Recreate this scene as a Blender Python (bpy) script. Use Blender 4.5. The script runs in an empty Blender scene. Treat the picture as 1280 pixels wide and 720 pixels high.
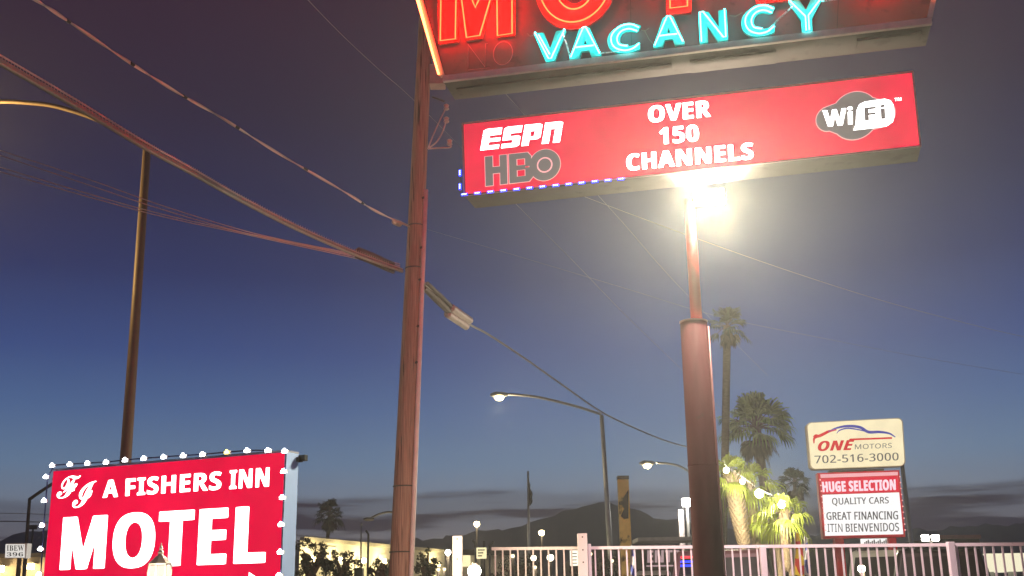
import bpy, bmesh, math, random
from math import sin, cos, tan, pi, radians, atan2, sqrt, exp
from mathutils import Vector, Matrix
random.seed(7)
scene = bpy.context.scene
COL = scene.collection
V = Vector

# ------------------------------------------------------------------ camera
FPX = 1400.0
PITCH = math.atan(390 / 1400)
ROLL = 0.0172
CAMZ = 1.2
CAM = V((0, 0, CAMZ))
_f = V((0, cos(PITCH), sin(PITCH)))
_r0 = V((1, 0, 0))
_u0 = V((0, -sin(PITCH), cos(PITCH)))
_r = _r0 * cos(ROLL) - _u0 * sin(ROLL)
_u = _u0 * cos(ROLL) + _r0 * sin(ROLL)
cd = bpy.data.cameras.new('camera')
cd.sensor_width = 36
cd.lens = FPX / 1280 * 36
cd.clip_start = 0.05
cd.clip_end = 3000
cam = bpy.data.objects.new('camera', cd)
COL.objects.link(cam)
mw = Matrix((( _r.x, _u.x, -_f.x, CAM.x), (_r.y, _u.y, -_f.y, CAM.y), (_r.z, _u.z, -_f.z, CAM.z), (0, 0, 0, 1)))
cam.matrix_world = mw
scene.camera = cam

# ------------------------------------------------------------------ view, world, dusk light
scene.view_settings.view_transform = 'Standard'
scene.view_settings.look = 'None'
scene.view_settings.exposure = 0.0
scene.view_settings.gamma = 1.0
scene.view_settings.use_curve_mapping = False
scene.cycles.max_bounces = 8
scene.cycles.volume_bounces = 0
scene.cycles.use_denoising = True
scene.cycles.sample_clamp_indirect = 3.0

def lin(c):
    c = c / 255.0
    return c / 12.92 if c <= 0.04045 else ((c + 0.055) / 1.055) ** 2.4
def srgb(r, g, b):
    return (lin(r), lin(g), lin(b), 1)

world = bpy.data.worlds.new('World')
scene.world = world
world.use_nodes = True
wt = world.node_tree
wt.nodes.clear()
def WN(t, **k):
    n = wt.nodes.new(t)
    for a, b in k.items(): setattr(n, a, b)
    return n
wl = wt.links.new
w_out = WN('ShaderNodeOutputWorld'); w_bg = WN('ShaderNodeBackground')
w_tc = WN('ShaderNodeTexCoord'); w_sep = WN('ShaderNodeSeparateXYZ')
wl(w_tc.outputs['Generated'], w_sep.inputs[0])
# dusk gradient over the sine of the elevation
w_ramp = WN('ShaderNodeValToRGB')
SKY = [(-0.05, (96, 90, 94)), (0.03, (150, 138, 138)), (0.075, (128, 137, 152)), (0.115, (104, 130, 162)), (0.16, (78, 106, 152)),
       (0.21, (55, 77, 132)), (0.275, (37, 49, 98)), (0.34, (34, 36, 74)), (0.41, (42, 32, 58)), (0.50, (50, 29, 50)), (0.8, (34, 22, 36))]
cr = w_ramp.color_ramp
while len(cr.elements) < len(SKY): cr.elements.new(0.5)
for e, (s, c) in zip(cr.elements, SKY):
    e.position = (s + 0.05) / 1.0
    e.color = srgb(*c)
w_add = WN('ShaderNodeMath', operation='ADD'); w_add.inputs[1].default_value = 0.05
wl(w_sep.outputs['Z'], w_add.inputs[0]); wl(w_add.outputs[0], w_ramp.inputs[0])
# streaky dusk clouds low over the horizon
w_map = WN('ShaderNodeMapping'); w_map.inputs['Scale'].default_value = (3.0, 3.0, 48)
wl(w_tc.outputs['Generated'], w_map.inputs['Vector'])
w_no = WN('ShaderNodeTexNoise'); w_no.inputs['Scale'].default_value = 1.6; w_no.inputs['Detail'].default_value = 7; w_no.inputs['Roughness'].default_value = 0.55
wl(w_map.outputs[0], w_no.inputs['Vector'])
w_no2 = WN('ShaderNodeTexNoise'); w_no2.inputs['Scale'].default_value = 3.5; w_no2.inputs['Detail'].default_value = 3
w_map2 = WN('ShaderNodeMapping'); w_map2.inputs['Scale'].default_value = (1.2, 1.2, 0.3)
wl(w_tc.outputs['Generated'], w_map2.inputs['Vector']); wl(w_map2.outputs[0], w_no2.inputs['Vector'])
w_wob = WN('ShaderNodeMath', operation='MULTIPLY_ADD'); w_wob.inputs[1].default_value = 0.045; w_wob.inputs[2].default_value = -0.0225
wl(w_no2.outputs['Fac'], w_wob.inputs[0])
w_el = WN('ShaderNodeMath', operation='ADD'); wl(w_sep.outputs['Z'], w_el.inputs[0]); wl(w_wob.outputs[0], w_el.inputs[1])
w_band = WN('ShaderNodeMapRange'); w_band.interpolation_type = 'SMOOTHSTEP'
w_band.inputs['From Min'].default_value = 0.093; w_band.inputs['From Max'].default_value = 0.083
w_band.inputs['To Min'].default_value = 0; w_band.inputs['To Max'].default_value = 1
wl(w_el.outputs[0], w_band.inputs['Value'])
w_cl = WN('ShaderNodeMapRange'); w_cl.interpolation_type = 'SMOOTHSTEP'
w_cl.inputs['From Min'].default_value = 0.57; w_cl.inputs['From Max'].default_value = 0.43
w_cl.inputs['To Min'].default_value = 0.38; w_cl.inputs['To Max'].default_value = 1.0
wl(w_no.outputs['Fac'], w_cl.inputs['Value'])
w_mul = WN('ShaderNodeMath', operation='MULTIPLY'); wl(w_band.outputs[0], w_mul.inputs[0]); wl(w_cl.outputs[0], w_mul.inputs[1])
w_mix = WN('ShaderNodeMix', data_type='RGBA')
wl(w_mul.outputs[0], w_mix.inputs['Factor']); wl(w_ramp.outputs[0], w_mix.inputs['A']); w_mix.inputs['B'].default_value = srgb(44, 35, 49)
# a touch of the physical twilight sky
w_sky = WN('ShaderNodeTexSky'); w_sky.sky_type = 'NISHITA'; w_sky.sun_disc = False
w_sky.sun_elevation = radians(-4); w_sky.sun_rotation = radians(20)
w_sc = WN('ShaderNodeVectorMath', operation='SCALE'); w_sc.inputs['Scale'].default_value = 0.008
wl(w_sky.outputs[0], w_sc.inputs[0])
w_sum = WN('ShaderNodeVectorMath', operation='ADD'); wl(w_mix.outputs['Result'], w_sum.inputs[0]); wl(w_sc.outputs[0], w_sum.inputs[1])
wl(w_sum.outputs[0], w_bg.inputs['Color']); w_bg.inputs['Strength'].default_value = 1.0
wl(w_bg.outputs[0], w_out.inputs[0])

# ------------------------------------------------------------------ pixel -> place helpers (pixels of the 1280 x 720 photograph)
def ray(px, py):
    return _f * FPX + _r * (px - 640) - _u * (py - 360)
def at(px, py, Y):
    d = ray(px, py); return CAM + d * (Y / d.y)
def atz(px, py, z):
    d = ray(px, py); return CAM + d * ((z - CAMZ) / d.z)
def mpp(Y, py=700):
    return Y / ray(640, py).y            # metres per pixel at depth Y
class Plane:
    def __init__(s, a, b):
        s.o = a.copy(); d = b - a; d.z = 0; s.ex = d.normalized(); s.ez = V((0, 0, 1)); s.n = s.ex.cross(s.ez)
    def p(s, px, py, off=0.0):
        d = ray(px, py); t = (s.o - CAM).dot(s.n) / d.dot(s.n); return CAM + d * t + s.n * off
def bil(q, u, v):                       # q = BL, BR, TR, TL
    return q[0] * (1 - u) * (1 - v) + q[1] * u * (1 - v) + q[2] * u * v + q[3] * (1 - u) * v

# ------------------------------------------------------------------ materials
MATS = {}
def _nodes(name):
    m = bpy.data.materials.new(name); m.use_nodes = True
    return m, m.node_tree.nodes, m.node_tree.links.new
def pbr(name, col, rough=0.6, metal=0.0, var=0.25, scale=6.0, bump=0.15, stretch=(1, 1, 1), spec=0.4, trans=0.0, detail=5.0, dirt=None):
    if name in MATS: return MATS[name]
    m, N, L = _nodes(name)
    b = N['Principled BSDF']
    tc = N.new('ShaderNodeTexCoord'); mp = N.new('ShaderNodeMapping'); mp.inputs['Scale'].default_value = stretch
    no = N.new('ShaderNodeTexNoise'); no.inputs['Scale'].default_value = scale; no.inputs['Detail'].default_value = detail
    L(tc.outputs['Object'], mp.inputs['Vector']); L(mp.outputs[0], no.inputs['Vector'])
    mx = N.new('ShaderNodeMix'); mx.data_type = 'RGBA'
    c = col if len(col) == 4 else (*col, 1)
    mx.inputs['A'].default_value = tuple(x * (1 - var) for x in c[:3]) + (1,)
    mx.inputs['B'].default_value = tuple(min(1, x * (1 + var)) for x in c[:3]) + (1,)
    L(no.outputs['Fac'], mx.inputs['Factor'])
    outc = mx.outputs['Result']
    if dirt:
        n2 = N.new('ShaderNodeTexNoise'); n2.inputs['Scale'].default_value = dirt[1]; n2.inputs['Detail'].default_value = 6
        L(mp.outputs[0] if stretch[2] < .5 else tc.outputs['Object'], n2.inputs['Vector'])
        mr = N.new('ShaderNodeMapRange'); mr.inputs['From Min'].default_value = dirt[2]; mr.inputs['From Max'].default_value = dirt[2] + 0.08
        L(n2.outputs['Fac'], mr.inputs['Value'])
        m2 = N.new('ShaderNodeMix'); m2.data_type = 'RGBA'; L(mr.outputs[0], m2.inputs['Factor']); L(outc, m2.inputs['A'])
        m2.inputs['B'].default_value = (*dirt[0], 1); outc = m2.outputs['Result']
    L(outc, b.inputs['Base Color'])
    b.inputs['Roughness'].default_value = rough; b.inputs['Metallic'].default_value = metal
    b.inputs['Specular IOR Level'].default_value = spec
    if trans: b.inputs['Transmission Weight'].default_value = trans
    if bump:
        bp = N.new('ShaderNodeBump'); bp.inputs['Strength'].default_value = bump; bp.inputs['Distance'].default_value = 0.02
        L(no.outputs['Fac'], bp.inputs['Height']); L(bp.outputs[0], b.inputs['Normal'])
    MATS[name] = m
    return m
def glow(name, rgb, strength=1.0, var=0.0, scale=2.0):
    if name in MATS: return MATS[name]
    m, N, L = _nodes(name)
    N.remove(N['Principled BSDF'])
    e = N.new('ShaderNodeEmission'); e.inputs['Color'].default_value = (*rgb, 1); e.inputs['Strength'].default_value = strength
    if var:
        tc = N.new('ShaderNodeTexCoord'); no = N.new('ShaderNodeTexNoise'); no.inputs['Scale'].default_value = scale; no.inputs['Detail'].default_value = 2
        L(tc.outputs['Object'], no.inputs['Vector'])
        mr = N.new('ShaderNodeMapRange'); mr.inputs['To Min'].default_value = strength * (1 - var); mr.inputs['To Max'].default_value = strength * (1 + var)
        mr.inputs['From Min'].default_value = 0.3; mr.inputs['From Max'].default_value = 0.7
        L(no.outputs['Fac'], mr.inputs['Value']); L(mr.outputs[0], e.inputs['Strength'])
    L(e.outputs[0], N['Material Output'].inputs['Surface'])
    MATS[name] = m
    return m
def leafmat(name, col, var=0.5):
    if name in MATS: return MATS[name]
    m, N, L = _nodes(name)
    b = N['Principled BSDF']; b.inputs['Roughness'].default_value = 0.5
    g = N.new('ShaderNodeNewGeometry'); mx = N.new('ShaderNodeMix'); mx.data_type = 'RGBA'
    mx.inputs['A'].default_value = tuple(x * (1 - var) for x in col) + (1,); mx.inputs['B'].default_value = tuple(x * (1 + var) for x in col) + (1,)
    L(g.outputs['Random Per Island'], mx.inputs['Factor']); L(mx.outputs['Result'], b.inputs['Base Color'])
    tr = N.new('ShaderNodeBsdfTranslucent'); L(mx.outputs['Result'], tr.inputs['Color'])
    ms = N.new('ShaderNodeMixShader'); ms.inputs[0].default_value = 0.35
    L(b.outputs[0], ms.inputs[1]); L(tr.outputs[0], ms.inputs[2]); L(ms.outputs[0], N['Material Output'].inputs['Surface'])
    MATS[name] = m
    return m

asphalt = pbr('asphalt', (0.05, 0.05, 0.052), 0.85, var=0.3, scale=3)
wood = pbr('pole_wood', (0.33, 0.19, 0.15), 0.85, var=0.8, scale=5, bump=0.6, stretch=(12, 12, 0.4), dirt=((0.06, 0.028, 0.02), 2.6, 0.60))
galv = pbr('galvanised_steel', (0.40, 0.40, 0.40), 0.45, 0.6, var=0.2)
darksteel = pbr('dark_steel', (0.08, 0.07, 0.065), 0.5, 0.4, var=0.25)
brownsteel = pbr('brown_street_pole', (0.24, 0.15, 0.10), 0.55, 0.2, var=0.25)
black = pbr('black_plastic', (0.015, 0.015, 0.016), 0.4, var=0.2)
cable_m = pbr('cable_sheath', (0.30, 0.27, 0.24), 0.5, var=0.2, scale=20)
wire_m = pbr('bare_wire', (0.65, 0.50, 0.45), 0.4, 0.3, var=0.15)
alum = pbr('pale_aluminium', (0.42, 0.56, 0.90), 0.4, 0.1, var=0.08, dirt=((0.4, 0.42, 0.5), 3, 0.62))
cabinet_m = pbr('sign_cabinet', (0.09, 0.068, 0.062), 0.6, 0.1, var=0.2, dirt=((0.055, 0.04, 0.036), 4, 0.58))
neonpanel = pbr('neon_panel_paint', (0.20, 0.085, 0.10), 0.55, var=0.15, scale=3, dirt=((0.13, 0.06, 0.07), 6, 0.6))
columnpaint = pbr('maroon_column_paint', (0.17, 0.045, 0.05), 0.78, spec=0.25, var=0.3, scale=4, stretch=(3, 3, 0.5), dirt=((0.14, 0.05, 0.05), 9, 0.66))
tubepaint = pbr('red_tube_paint', (0.50, 0.022, 0.018), 0.5, var=0.15)
whitepaint = pbr('white_paint', (0.80, 0.70, 0.71), 0.5, var=0.08, dirt=((0.45, 0.36, 0.33), 12, 0.68))
redpaint = pbr('red_paint', (0.75, 0.02, 0.05), 0.45, var=0.15)
teal = pbr('teal_letter_paint', (0.01, 0.80, 0.76), 0.5, var=0.05)
redletter = pbr('red_letter_paint', (0.75, 0.008, 0.012), 0.5, var=0.06)
glass_dark = pbr('dark_glass', (0.01, 0.01, 0.012), 0.35, var=0.1, bump=0, spec=0.08)
rubber = pbr('rubber', (0.02, 0.02, 0.02), 0.8)
bark = pbr('palm_bark', (0.17, 0.12, 0.085), 0.9, var=0.5, scale=9, bump=0.7, stretch=(1, 1, 3))
boots = pbr('palm_boots', (0.36, 0.27, 0.18), 0.85, var=0.5, scale=14, bump=0.8)
leaf_lit = leafmat('lit_palm_leaf', (0.30, 0.36, 0.05), .35)  # lamp-lit fronds: light put into a brighter leaf colour
leaf_dk = leafmat('dim_palm_leaf', (0.075, 0.085, 0.05))  # unlit fronds: dimness put into a darker leaf colour
leaf_dead = leafmat('dead_palm_leaf', (0.10, 0.065, 0.04))
leaf_bush = leafmat('bush_leaf', (0.07, 0.07, 0.04))
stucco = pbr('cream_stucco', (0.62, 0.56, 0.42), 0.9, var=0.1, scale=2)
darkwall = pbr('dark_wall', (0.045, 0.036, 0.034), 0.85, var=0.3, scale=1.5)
pylon_m = pbr('peeling_cream_paint', (0.75, 0.52, 0.17), 0.75, var=0.25, scale=5, dirt=((0.05, 0.035, 0.03), 2.2, 0.55))
hill_m = pbr('hill_rock', (0.025, 0.018, 0.03), 1.0, var=0.4, scale=0.05, bump=0)
g_red = glow('lit_red_face', (1.0, 0.0005, 0.058), 0.90, var=0.16, scale=1.8)
g_rear = glow('lit_red_rear_face', (1.0, 0.0015, 0.03), 4.5)
g_white = glow('lit_white_lettering', (1, 0.97, 0.96), 3.5)
g_grey = glow('dim_grey_vinyl', (0.155, 0.125, 0.125), 1.0)
g_outline = glow('pale_pink_outline', (1.0, 0.42, 0.45), 1.0)
g_neon_red = glow('red_neon_tube', (1.0, 0.0062, 0.0016), 90)
g_neon_rear = glow('rear_red_neon_tube', (1.0, 0.0065, 0.0018), 45)
g_neon_cyan = glow('cyan_neon_tube', (0.07, 1.0, 0.95), 13)
g_neon_edge = glow('warm_neon_tube', (1.0, 0.20, 0.05), 12)
g_led_white = glow('cool_white_led', (0.93, 0.97, 1.0), 26)
g_led_yellow = glow('yellow_led', (1.0, 0.75, 0.12), 9)
g_led_blue = glow('blue_led', (0.012, 0.03, 1.0), 4)
g_led_core = glow('blue_led_core', (0.62, 0.72, 1.0), 3.2)
g_flood = glow('floodlight_lens', (1, 0.96, 0.82), 60)
g_lamp = glow('warm_lamp', (1.0, 0.80, 0.38), 30)
g_lampw = glow('white_lamp', (1.0, 0.95, 0.80), 30)
g_cream = glow('lit_cream_face', (0.93, 0.80, 0.52), 1.0, var=0.06, scale=3)
g_board = glow('lit_letter_board', (0.97, 0.95, 0.95), 1.05)
g_boardred = glow('lit_red_header', (0.80, 0.012, 0.05), 0.9)
g_pink = glow('lit_pink_strip', (1.0, 0.45, 0.50), 0.9)
g_yellowbox = glow('lit_yellow_box', (1.0, 0.88, 0.50), 1.1)
v_dark = glow('backlit_dark_vinyl', (0.085, 0.075, 0.08), 1.0)
v_red = glow('backlit_red_vinyl', (0.62, 0.008, 0.02), 1.0)
v_blue = glow('backlit_blue_vinyl', (0.06, 0.06, 0.33), 1.0)
letter_black = pbr('black_lettering', (0.02, 0.02, 0.022), 0.6, bump=0)
letter_pale = glow('painted_glow_lettering', (.40, .27, .29), 1.0)  # lamp light on the ENTR letters put in as a weak glow

# ------------------------------------------------------------------ objects
ORIG = {}
def tag(o, label=None, cat=None, group=None, kind=None):
    if label: o['label'] = label
    if cat: o['category'] = cat
    if group: o['group'] = group
    if kind: o['kind'] = kind
    return o
def T(name, label, cat, loc, group=None):
    o = bpy.data.objects.new(name, None); COL.objects.link(o); o.location = loc; o.empty_display_size = 0.1
    ORIG[o.name] = V(loc)
    return tag(o, label, cat, group)
class MB:
    def __init__(s): s.v = []; s.f = []
    def add(s, vs, fs):
        k = len(s.v); s.v += [V(p) for p in vs]; s.f += [tuple(i + k for i in f) for f in fs]; return s
    def box(s, lo, hi):
        x0, y0, z0 = lo; x1, y1, z1 = hi
        return s.add([(x0, y0, z0), (x1, y0, z0), (x1, y1, z0), (x0, y1, z0), (x0, y0, z1), (x1, y0, z1), (x1, y1, z1), (x0, y1, z1)],
                     [(0, 3, 2, 1), (4, 5, 6, 7), (0, 1, 5, 4), (1, 2, 6, 5), (2, 3, 7, 6), (3, 0, 4, 7)])
    def obox(s, c, ax, hs):              # centre, three unit axes, half sizes
        a, b, d = [x * h for x, h in zip(ax, hs)]
        vs = [c + a * i + b * j + d * k for k in (-1, 1) for j, i in ((-1, -1), (-1, 1), (1, 1), (1, -1))]
        return s.add(vs, [(0, 3, 2, 1), (4, 5, 6, 7), (0, 1, 5, 4), (1, 2, 6, 5), (2, 3, 7, 6), (3, 0, 4, 7)])
    def tube(s, pts, r, seg=8, closed=False):
        pts = [V(p) for p in pts]; n = len(pts)
        rs = r if isinstance(r, (list, tuple)) else [r] * n
        t0 = (pts[1] - pts[0]).normalized()
        up = V((0, 0, 1)) if abs(t0.z) < 0.9 else V((1, 0, 0))
        nrm = t0.cross(up).normalized()
        k = len(s.v)
        for i, p in enumerate(pts):
            if closed: t = pts[(i + 1) % n] - pts[i - 1]
            else: t = pts[min(i + 1, n - 1)] - pts[max(i - 1, 0)]
            t.normalize()
            nrm = (nrm - t * nrm.dot(t)).normalized(); bn = t.cross(nrm)
            for j in range(seg):
                a = 2 * pi * j / seg
                s.v.append(p + (nrm * cos(a) + bn * sin(a)) * rs[i])
        m = n if closed else n - 1
        for i in range(m):
            i2 = (i + 1) % n
            for j in range(seg):
                j2 = (j + 1) % seg
                s.f.append((k + i * seg + j, k + i * seg + j2, k + i2 * seg + j2, k + i2 * seg + j))
        if not closed:
            s.f.append(tuple(k + j for j in reversed(range(seg)))); s.f.append(tuple(k + (n - 1) * seg + j for j in range(seg)))
        return s
    def lathe(s, c, prof, seg=16, ax=V((0, 0, 1))):   # prof: (height, radius)
        c = V(c)
        return s.tube([c + ax * h for h, r in prof], [max(r, 1e-4) for h, r in prof], seg)
    def sphere(s, c, r, seg=14, rings=8):
        return s.lathe(c, [(-r * cos(pi * i / rings), r * sin(pi * i / rings)) for i in range(rings + 1)], seg)
    def prism(s, pts, back):             # outline in 3D (concave allowed), extruded by vector back
        n = len(pts); k = len(s.v)
        s.v += [V(p) for p in pts] + [V(p) + back for p in pts]
        s.f.append(tuple(k + i for i in range(n))); s.f.append(tuple(k + n + i for i in reversed(range(n))))
        for i in range(n):
            j = (i + 1) % n; s.f.append((k + i, k + n + i, k + n + j, k + j))
        return s
    def sheet(s, vs, fs, back=None):     # mapped faces, optionally extruded along back
        vs = [V(p) for p in vs]
        s.add(vs, fs)
        if back is not None:
            ed = {}
            for f in fs:
                for a, b in zip(f, f[1:] + f[:1]): ed[(a, b)] = 1
            bd = [(a, b) for (a, b) in ed if (b, a) not in ed]
            k = len(s.v)
            for a, b in bd:
                k = len(s.v); s.v += [vs[a], vs[b], vs[b] + back, vs[a] + back]; s.f.append((k, k + 3, k + 2, k + 1))
        return s
    def build(s, name, mat, parent=None, origin=None, smooth=False, bevel=0.0):
        if origin is None:
            if parent is not None: origin = ORIG[parent.name]
            else:
                origin = V((sum(v.x for v in s.v) / len(s.v), sum(v.y for v in s.v) / len(s.v), min(v.z for v in s.v)))
        origin = V(origin)
        me = bpy.data.meshes.new(name); me.from_pydata([v - origin for v in s.v], [], s.f); me.validate(); me.update()
        me.materials.append(mat)
        if smooth: me.polygons.foreach_set('use_smooth', [True] * len(me.polygons))
        o = bpy.data.objects.new(name, me); COL.objects.link(o)
        ORIG[o.name] = origin
        if parent is not None:
            o.parent = parent; o.location = origin - ORIG[parent.name]
        else: o.location = origin
        if bevel:
            b = o.modifiers.new('bevel', 'BEVEL'); b.width = bevel; b.segments = 2; b.limit_method = 'ANGLE'
        return o
def dup_part(src, parent, origin):
    o = src.copy(); COL.objects.link(o); o.parent = parent; o.location = V(origin) - ORIG[parent.name]; ORIG[o.name] = V(origin); return o
def dup_thing(src, loc, label=None, rz=None):
    def rec(o, par):
        c = o.copy(); COL.objects.link(c); c.parent = par
        for ch in list(o.children): rec(ch, c)
        return c
    r = rec(src, None); r.location = loc; ORIG[r.name] = V(loc)
    if label: r['label'] = label
    if rz is not None: r.rotation_euler.z = rz
    return r
def light(parent, pos, power, color=(1, 0.85, 0.6), radius=0.1, kind='POINT', aim=None, size=None, blend=0.5):
    l = bpy.data.lights.new('lamp_light', kind); l.energy = power; l.color = color; l.shadow_soft_size = radius
    if kind == 'SPOT': l.spot_size = size; l.spot_blend = blend
    o = bpy.data.objects.new('lamp_light', l); COL.objects.link(o)
    if parent is not None: o.parent = parent; o.location = V(pos) - ORIG[parent.name]
    else: o.location = pos
    if aim is not None: o.rotation_euler = (V(aim) - V(pos)).to_track_quat('-Z', 'Y').to_euler()
    return o
def cr_path(pts, n=8):                   # Catmull-Rom through points
    P = [V(p) for p in pts]; P = [P[0] * 2 - P[1]] + P + [P[-1] * 2 - P[-2]]; out = []
    for i in range(1, len(P) - 2):
        for k in range(n):
            t = k / n; a, b, c, d = P[i - 1:i + 3]
            out.append(0.5 * (2 * b + (c - a) * t + (2 * a - 5 * b + 4 * c - d) * t * t + (3 * b - a - 3 * c + d) * t ** 3))
    return out + [P[-2]]

# lettering -----------------------------------------------------------------
def alph(s, up, low=None, dig=None):
    o = ''
    for c in s:
        if 'A' <= c <= 'Z': o += chr(up + ord(c) - 65)
        elif 'a' <= c <= 'z': o += chr((low or up + 26) + ord(c) - 97)
        elif c.isdigit() and dig: o += chr(dig + int(c))
        else: o += c
    return o
def bold(s): return alph(s, 0x1D5D4, None, 0x1D7EC)
def sans(s): return alph(s, 0x1D5A0, None, 0x1D7E2)
def obl(s): return alph(s, 0x1D63C, None, 0x1D7EC)
def serif(s): return alph(s, 0x1D400, None, 0x1D7CE)
def script(s): return alph(s, 0x1D4D0)
_TC = {}
def glyphs(s):
    if s in _TC: return _TC[s]
    c = bpy.data.curves.new('lettering', 'FONT'); c.body = s; c.resolution_u = 5; c.space_character = 1.07
    o = bpy.data.objects.new('lettering', c); COL.objects.link(o)
    dg = bpy.context.evaluated_depsgraph_get(); dg.update()
    me = o.evaluated_get(dg).to_mesh()
    vs = [(v.co.x, v.co.y) for v in me.vertices]; fs = [tuple(p.vertices) for p in me.polygons]
    o.evaluated_get(dg).to_mesh_clear()
    bpy.data.objects.remove(o); bpy.data.curves.remove(c)
    x0 = min(v[0] for v in vs); x1 = max(v[0] for v in vs); y0 = min(v[1] for v in vs); y1 = max(v[1] for v in vs)
    vs = [((x - x0) / (x1 - x0), (y - y0) / (y1 - y0)) for x, y in vs]
    _TC[s] = (vs, fs); return _TC[s]
def put_text(mb, s, pl, quad, off=0.003, back=None, heavy=0.0, heavyv=None):
    vs, fs = glyphs(s)
    q = [pl.p(*c, off) for c in quad]
    hv = heavy * 0.5 if heavyv is None else heavyv
    sh = [(0, 0)] if not heavy else [(0, 0)] + [(heavy * cos(k * pi / 4), hv * sin(k * pi / 4)) for k in range(8)]
    sx = 1 - 2 * heavy; sy = 1 - 2 * hv if heavy else 1
    for i, (a, b) in enumerate(sh):
        pts = [bil(q, a + heavy + u * sx, b + (hv if heavy else 0) + v * sy) + pl.n * (i * 0.0004) for u, v in vs]
        mb.sheet(pts, fs, back)
def put_poly(mb, pl, pts, off=0.003, back=None):   # pixel outline on a plane
    P = [pl.p(x, y, off) for x, y in pts]
    if back is None: mb.add(P, [tuple(range(len(P)))])
    else: mb.prism(P, back)
def put_uv(mb, pl, quad, pts, off=0.003):
    q = [pl.p(*c, off) for c in quad]; P = [bil(q, u, v) for u, v in pts]; mb.add(P, [tuple(range(len(P)))])
def ring_uv(mb, pl, quad, c, ro, ri, off=0.003, n=40):
    q = [pl.p(*k, off) for k in quad]; vs = []
    for i in range(n):
        a = 2 * pi * i / n
        vs.append(bil(q, c[0] + ro[0] * cos(a), c[1] + ro[1] * sin(a))); vs.append(bil(q, c[0] + ri[0] * cos(a), c[1] + ri[1] * sin(a)))
    mb.add(vs, [(2 * i, (2 * i + 2) % (2 * n), (2 * i + 3) % (2 * n), 2 * i + 1) for i in range(n)])
def disc_uv(mb, pl, quad, c, r, off=0.003, n=32):
    put_uv(mb, pl, quad, [(c[0] + r[0] * cos(2 * pi * i / n), c[1] + r[1] * sin(2 * pi * i / n)) for i in range(n)], off)

# ================================================================== SETTING
m = MB(); m.add([(-420, -60, 0), (420, -60, 0), (420, 420, 0), (-420, 420, 0)], [(0, 1, 2, 3)])
tag(m.build('ground', asphalt, origin=(0, 0, 0)), kind='structure')
# distant ridge
prof = [(-700, 716), (-300, 690), (-60, 684), (0, 675), (20, 669), (45, 663), (90, 659), (160, 664), (260, 672), (360, 678), (440, 682), (510, 676), (560, 670), (610, 664), (650, 657), (690, 645),
        (722, 633), (745, 628), (765, 630), (790, 637), (830, 648), (880, 656), (940, 662), (1040, 668), (1100, 667), (1150, 662), (1220, 658), (1300, 652), (1500, 664), (1900, 700)]
YH = 300.0
def hz(px):
    for (a, b), (c, d) in zip(prof, prof[1:]):
        if a <= px <= c: return b + (d - b) * (px - a) / (c - a)
m = MB(); vs = []; NX = 260
rows = [(-46, 0.0), (-34, 0.30), (-20, 0.62), (-8, 0.88), (0, 1.0), (14, 0.9), (34, 0.5), (60, 0.0)]
for i in range(NX + 1):
    px = -700 + 2600 * i / NX
    top = at(px, hz(px) + 1.1 * sin(px * 0.31) + 1.5 * sin(px * 0.13 + 1) + 1.2 * sin(px * .071) + random.uniform(-.9, .9), YH)
    for dy, k in rows:
        vs.append((top.x + random.uniform(-1, 1), YH + dy + random.uniform(-2, 2), max(0.0, top.z * k * (1 + (random.uniform(-.08, .08) if 0 < k < 1 else 0))) - 0.02))
R_ = len(rows)
m.add(vs, [(i * R_ + j, (i + 1) * R_ + j, (i + 1) * R_ + j + 1, i * R_ + j + 1) for i in range(NX) for j in range(R_ - 1)])
tag(m.build('hills', hill_m, smooth=True), kind='structure')
# thin haze added to stand in for lens glare: one closed box round everything
m = MB(); m.box((-425, -65, -1), (425, 425, 30))
hz_m, N, L = _nodes('glare_haze')
N.remove(N['Principled BSDF'])
pv = N.new('ShaderNodeVolumePrincipled'); pv.inputs['Color'].default_value = (0.9, 0.88, 0.9, 1); pv.inputs['Density'].default_value = 0.0014; pv.inputs['Anisotropy'].default_value = 0.70
L(pv.outputs[0], N['Material Output'].inputs['Volume'])
tag(m.build('haze', hz_m, origin=(0, 0, 0)), 'thin added haze standing in for the lens glare around the lamps', kind='stuff')

# ================================================================== BIG NEON SIGN (top)
YS = 11.6
bl = at(555, 103.5, YS); br = atz(1164, 31.5, bl.z)
PN = Plane(bl, br)
root_ns = T('neon_sign', 'big red neon MOTEL VACANCY sign at the top, above the red channels sign', 'neon sign', (bl + br) / 2)
DEP = 0.46
face = [PN.p(555, 103.5), PN.p(1164, 31.5), PN.p(1189, -95), PN.p(498, -95)]
zt = max(face[2].z, face[3].z)
m = MB(); m.prism(face, -PN.n * DEP); m.build('cabinet', cabinet_m, root_ns)
m = MB(); put_poly(m, PN, [(558, 98), (1159, 27), (1183, -92), (505, -92)], 0.004); m.build('face_panel', neonpanel, root_ns)
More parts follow.
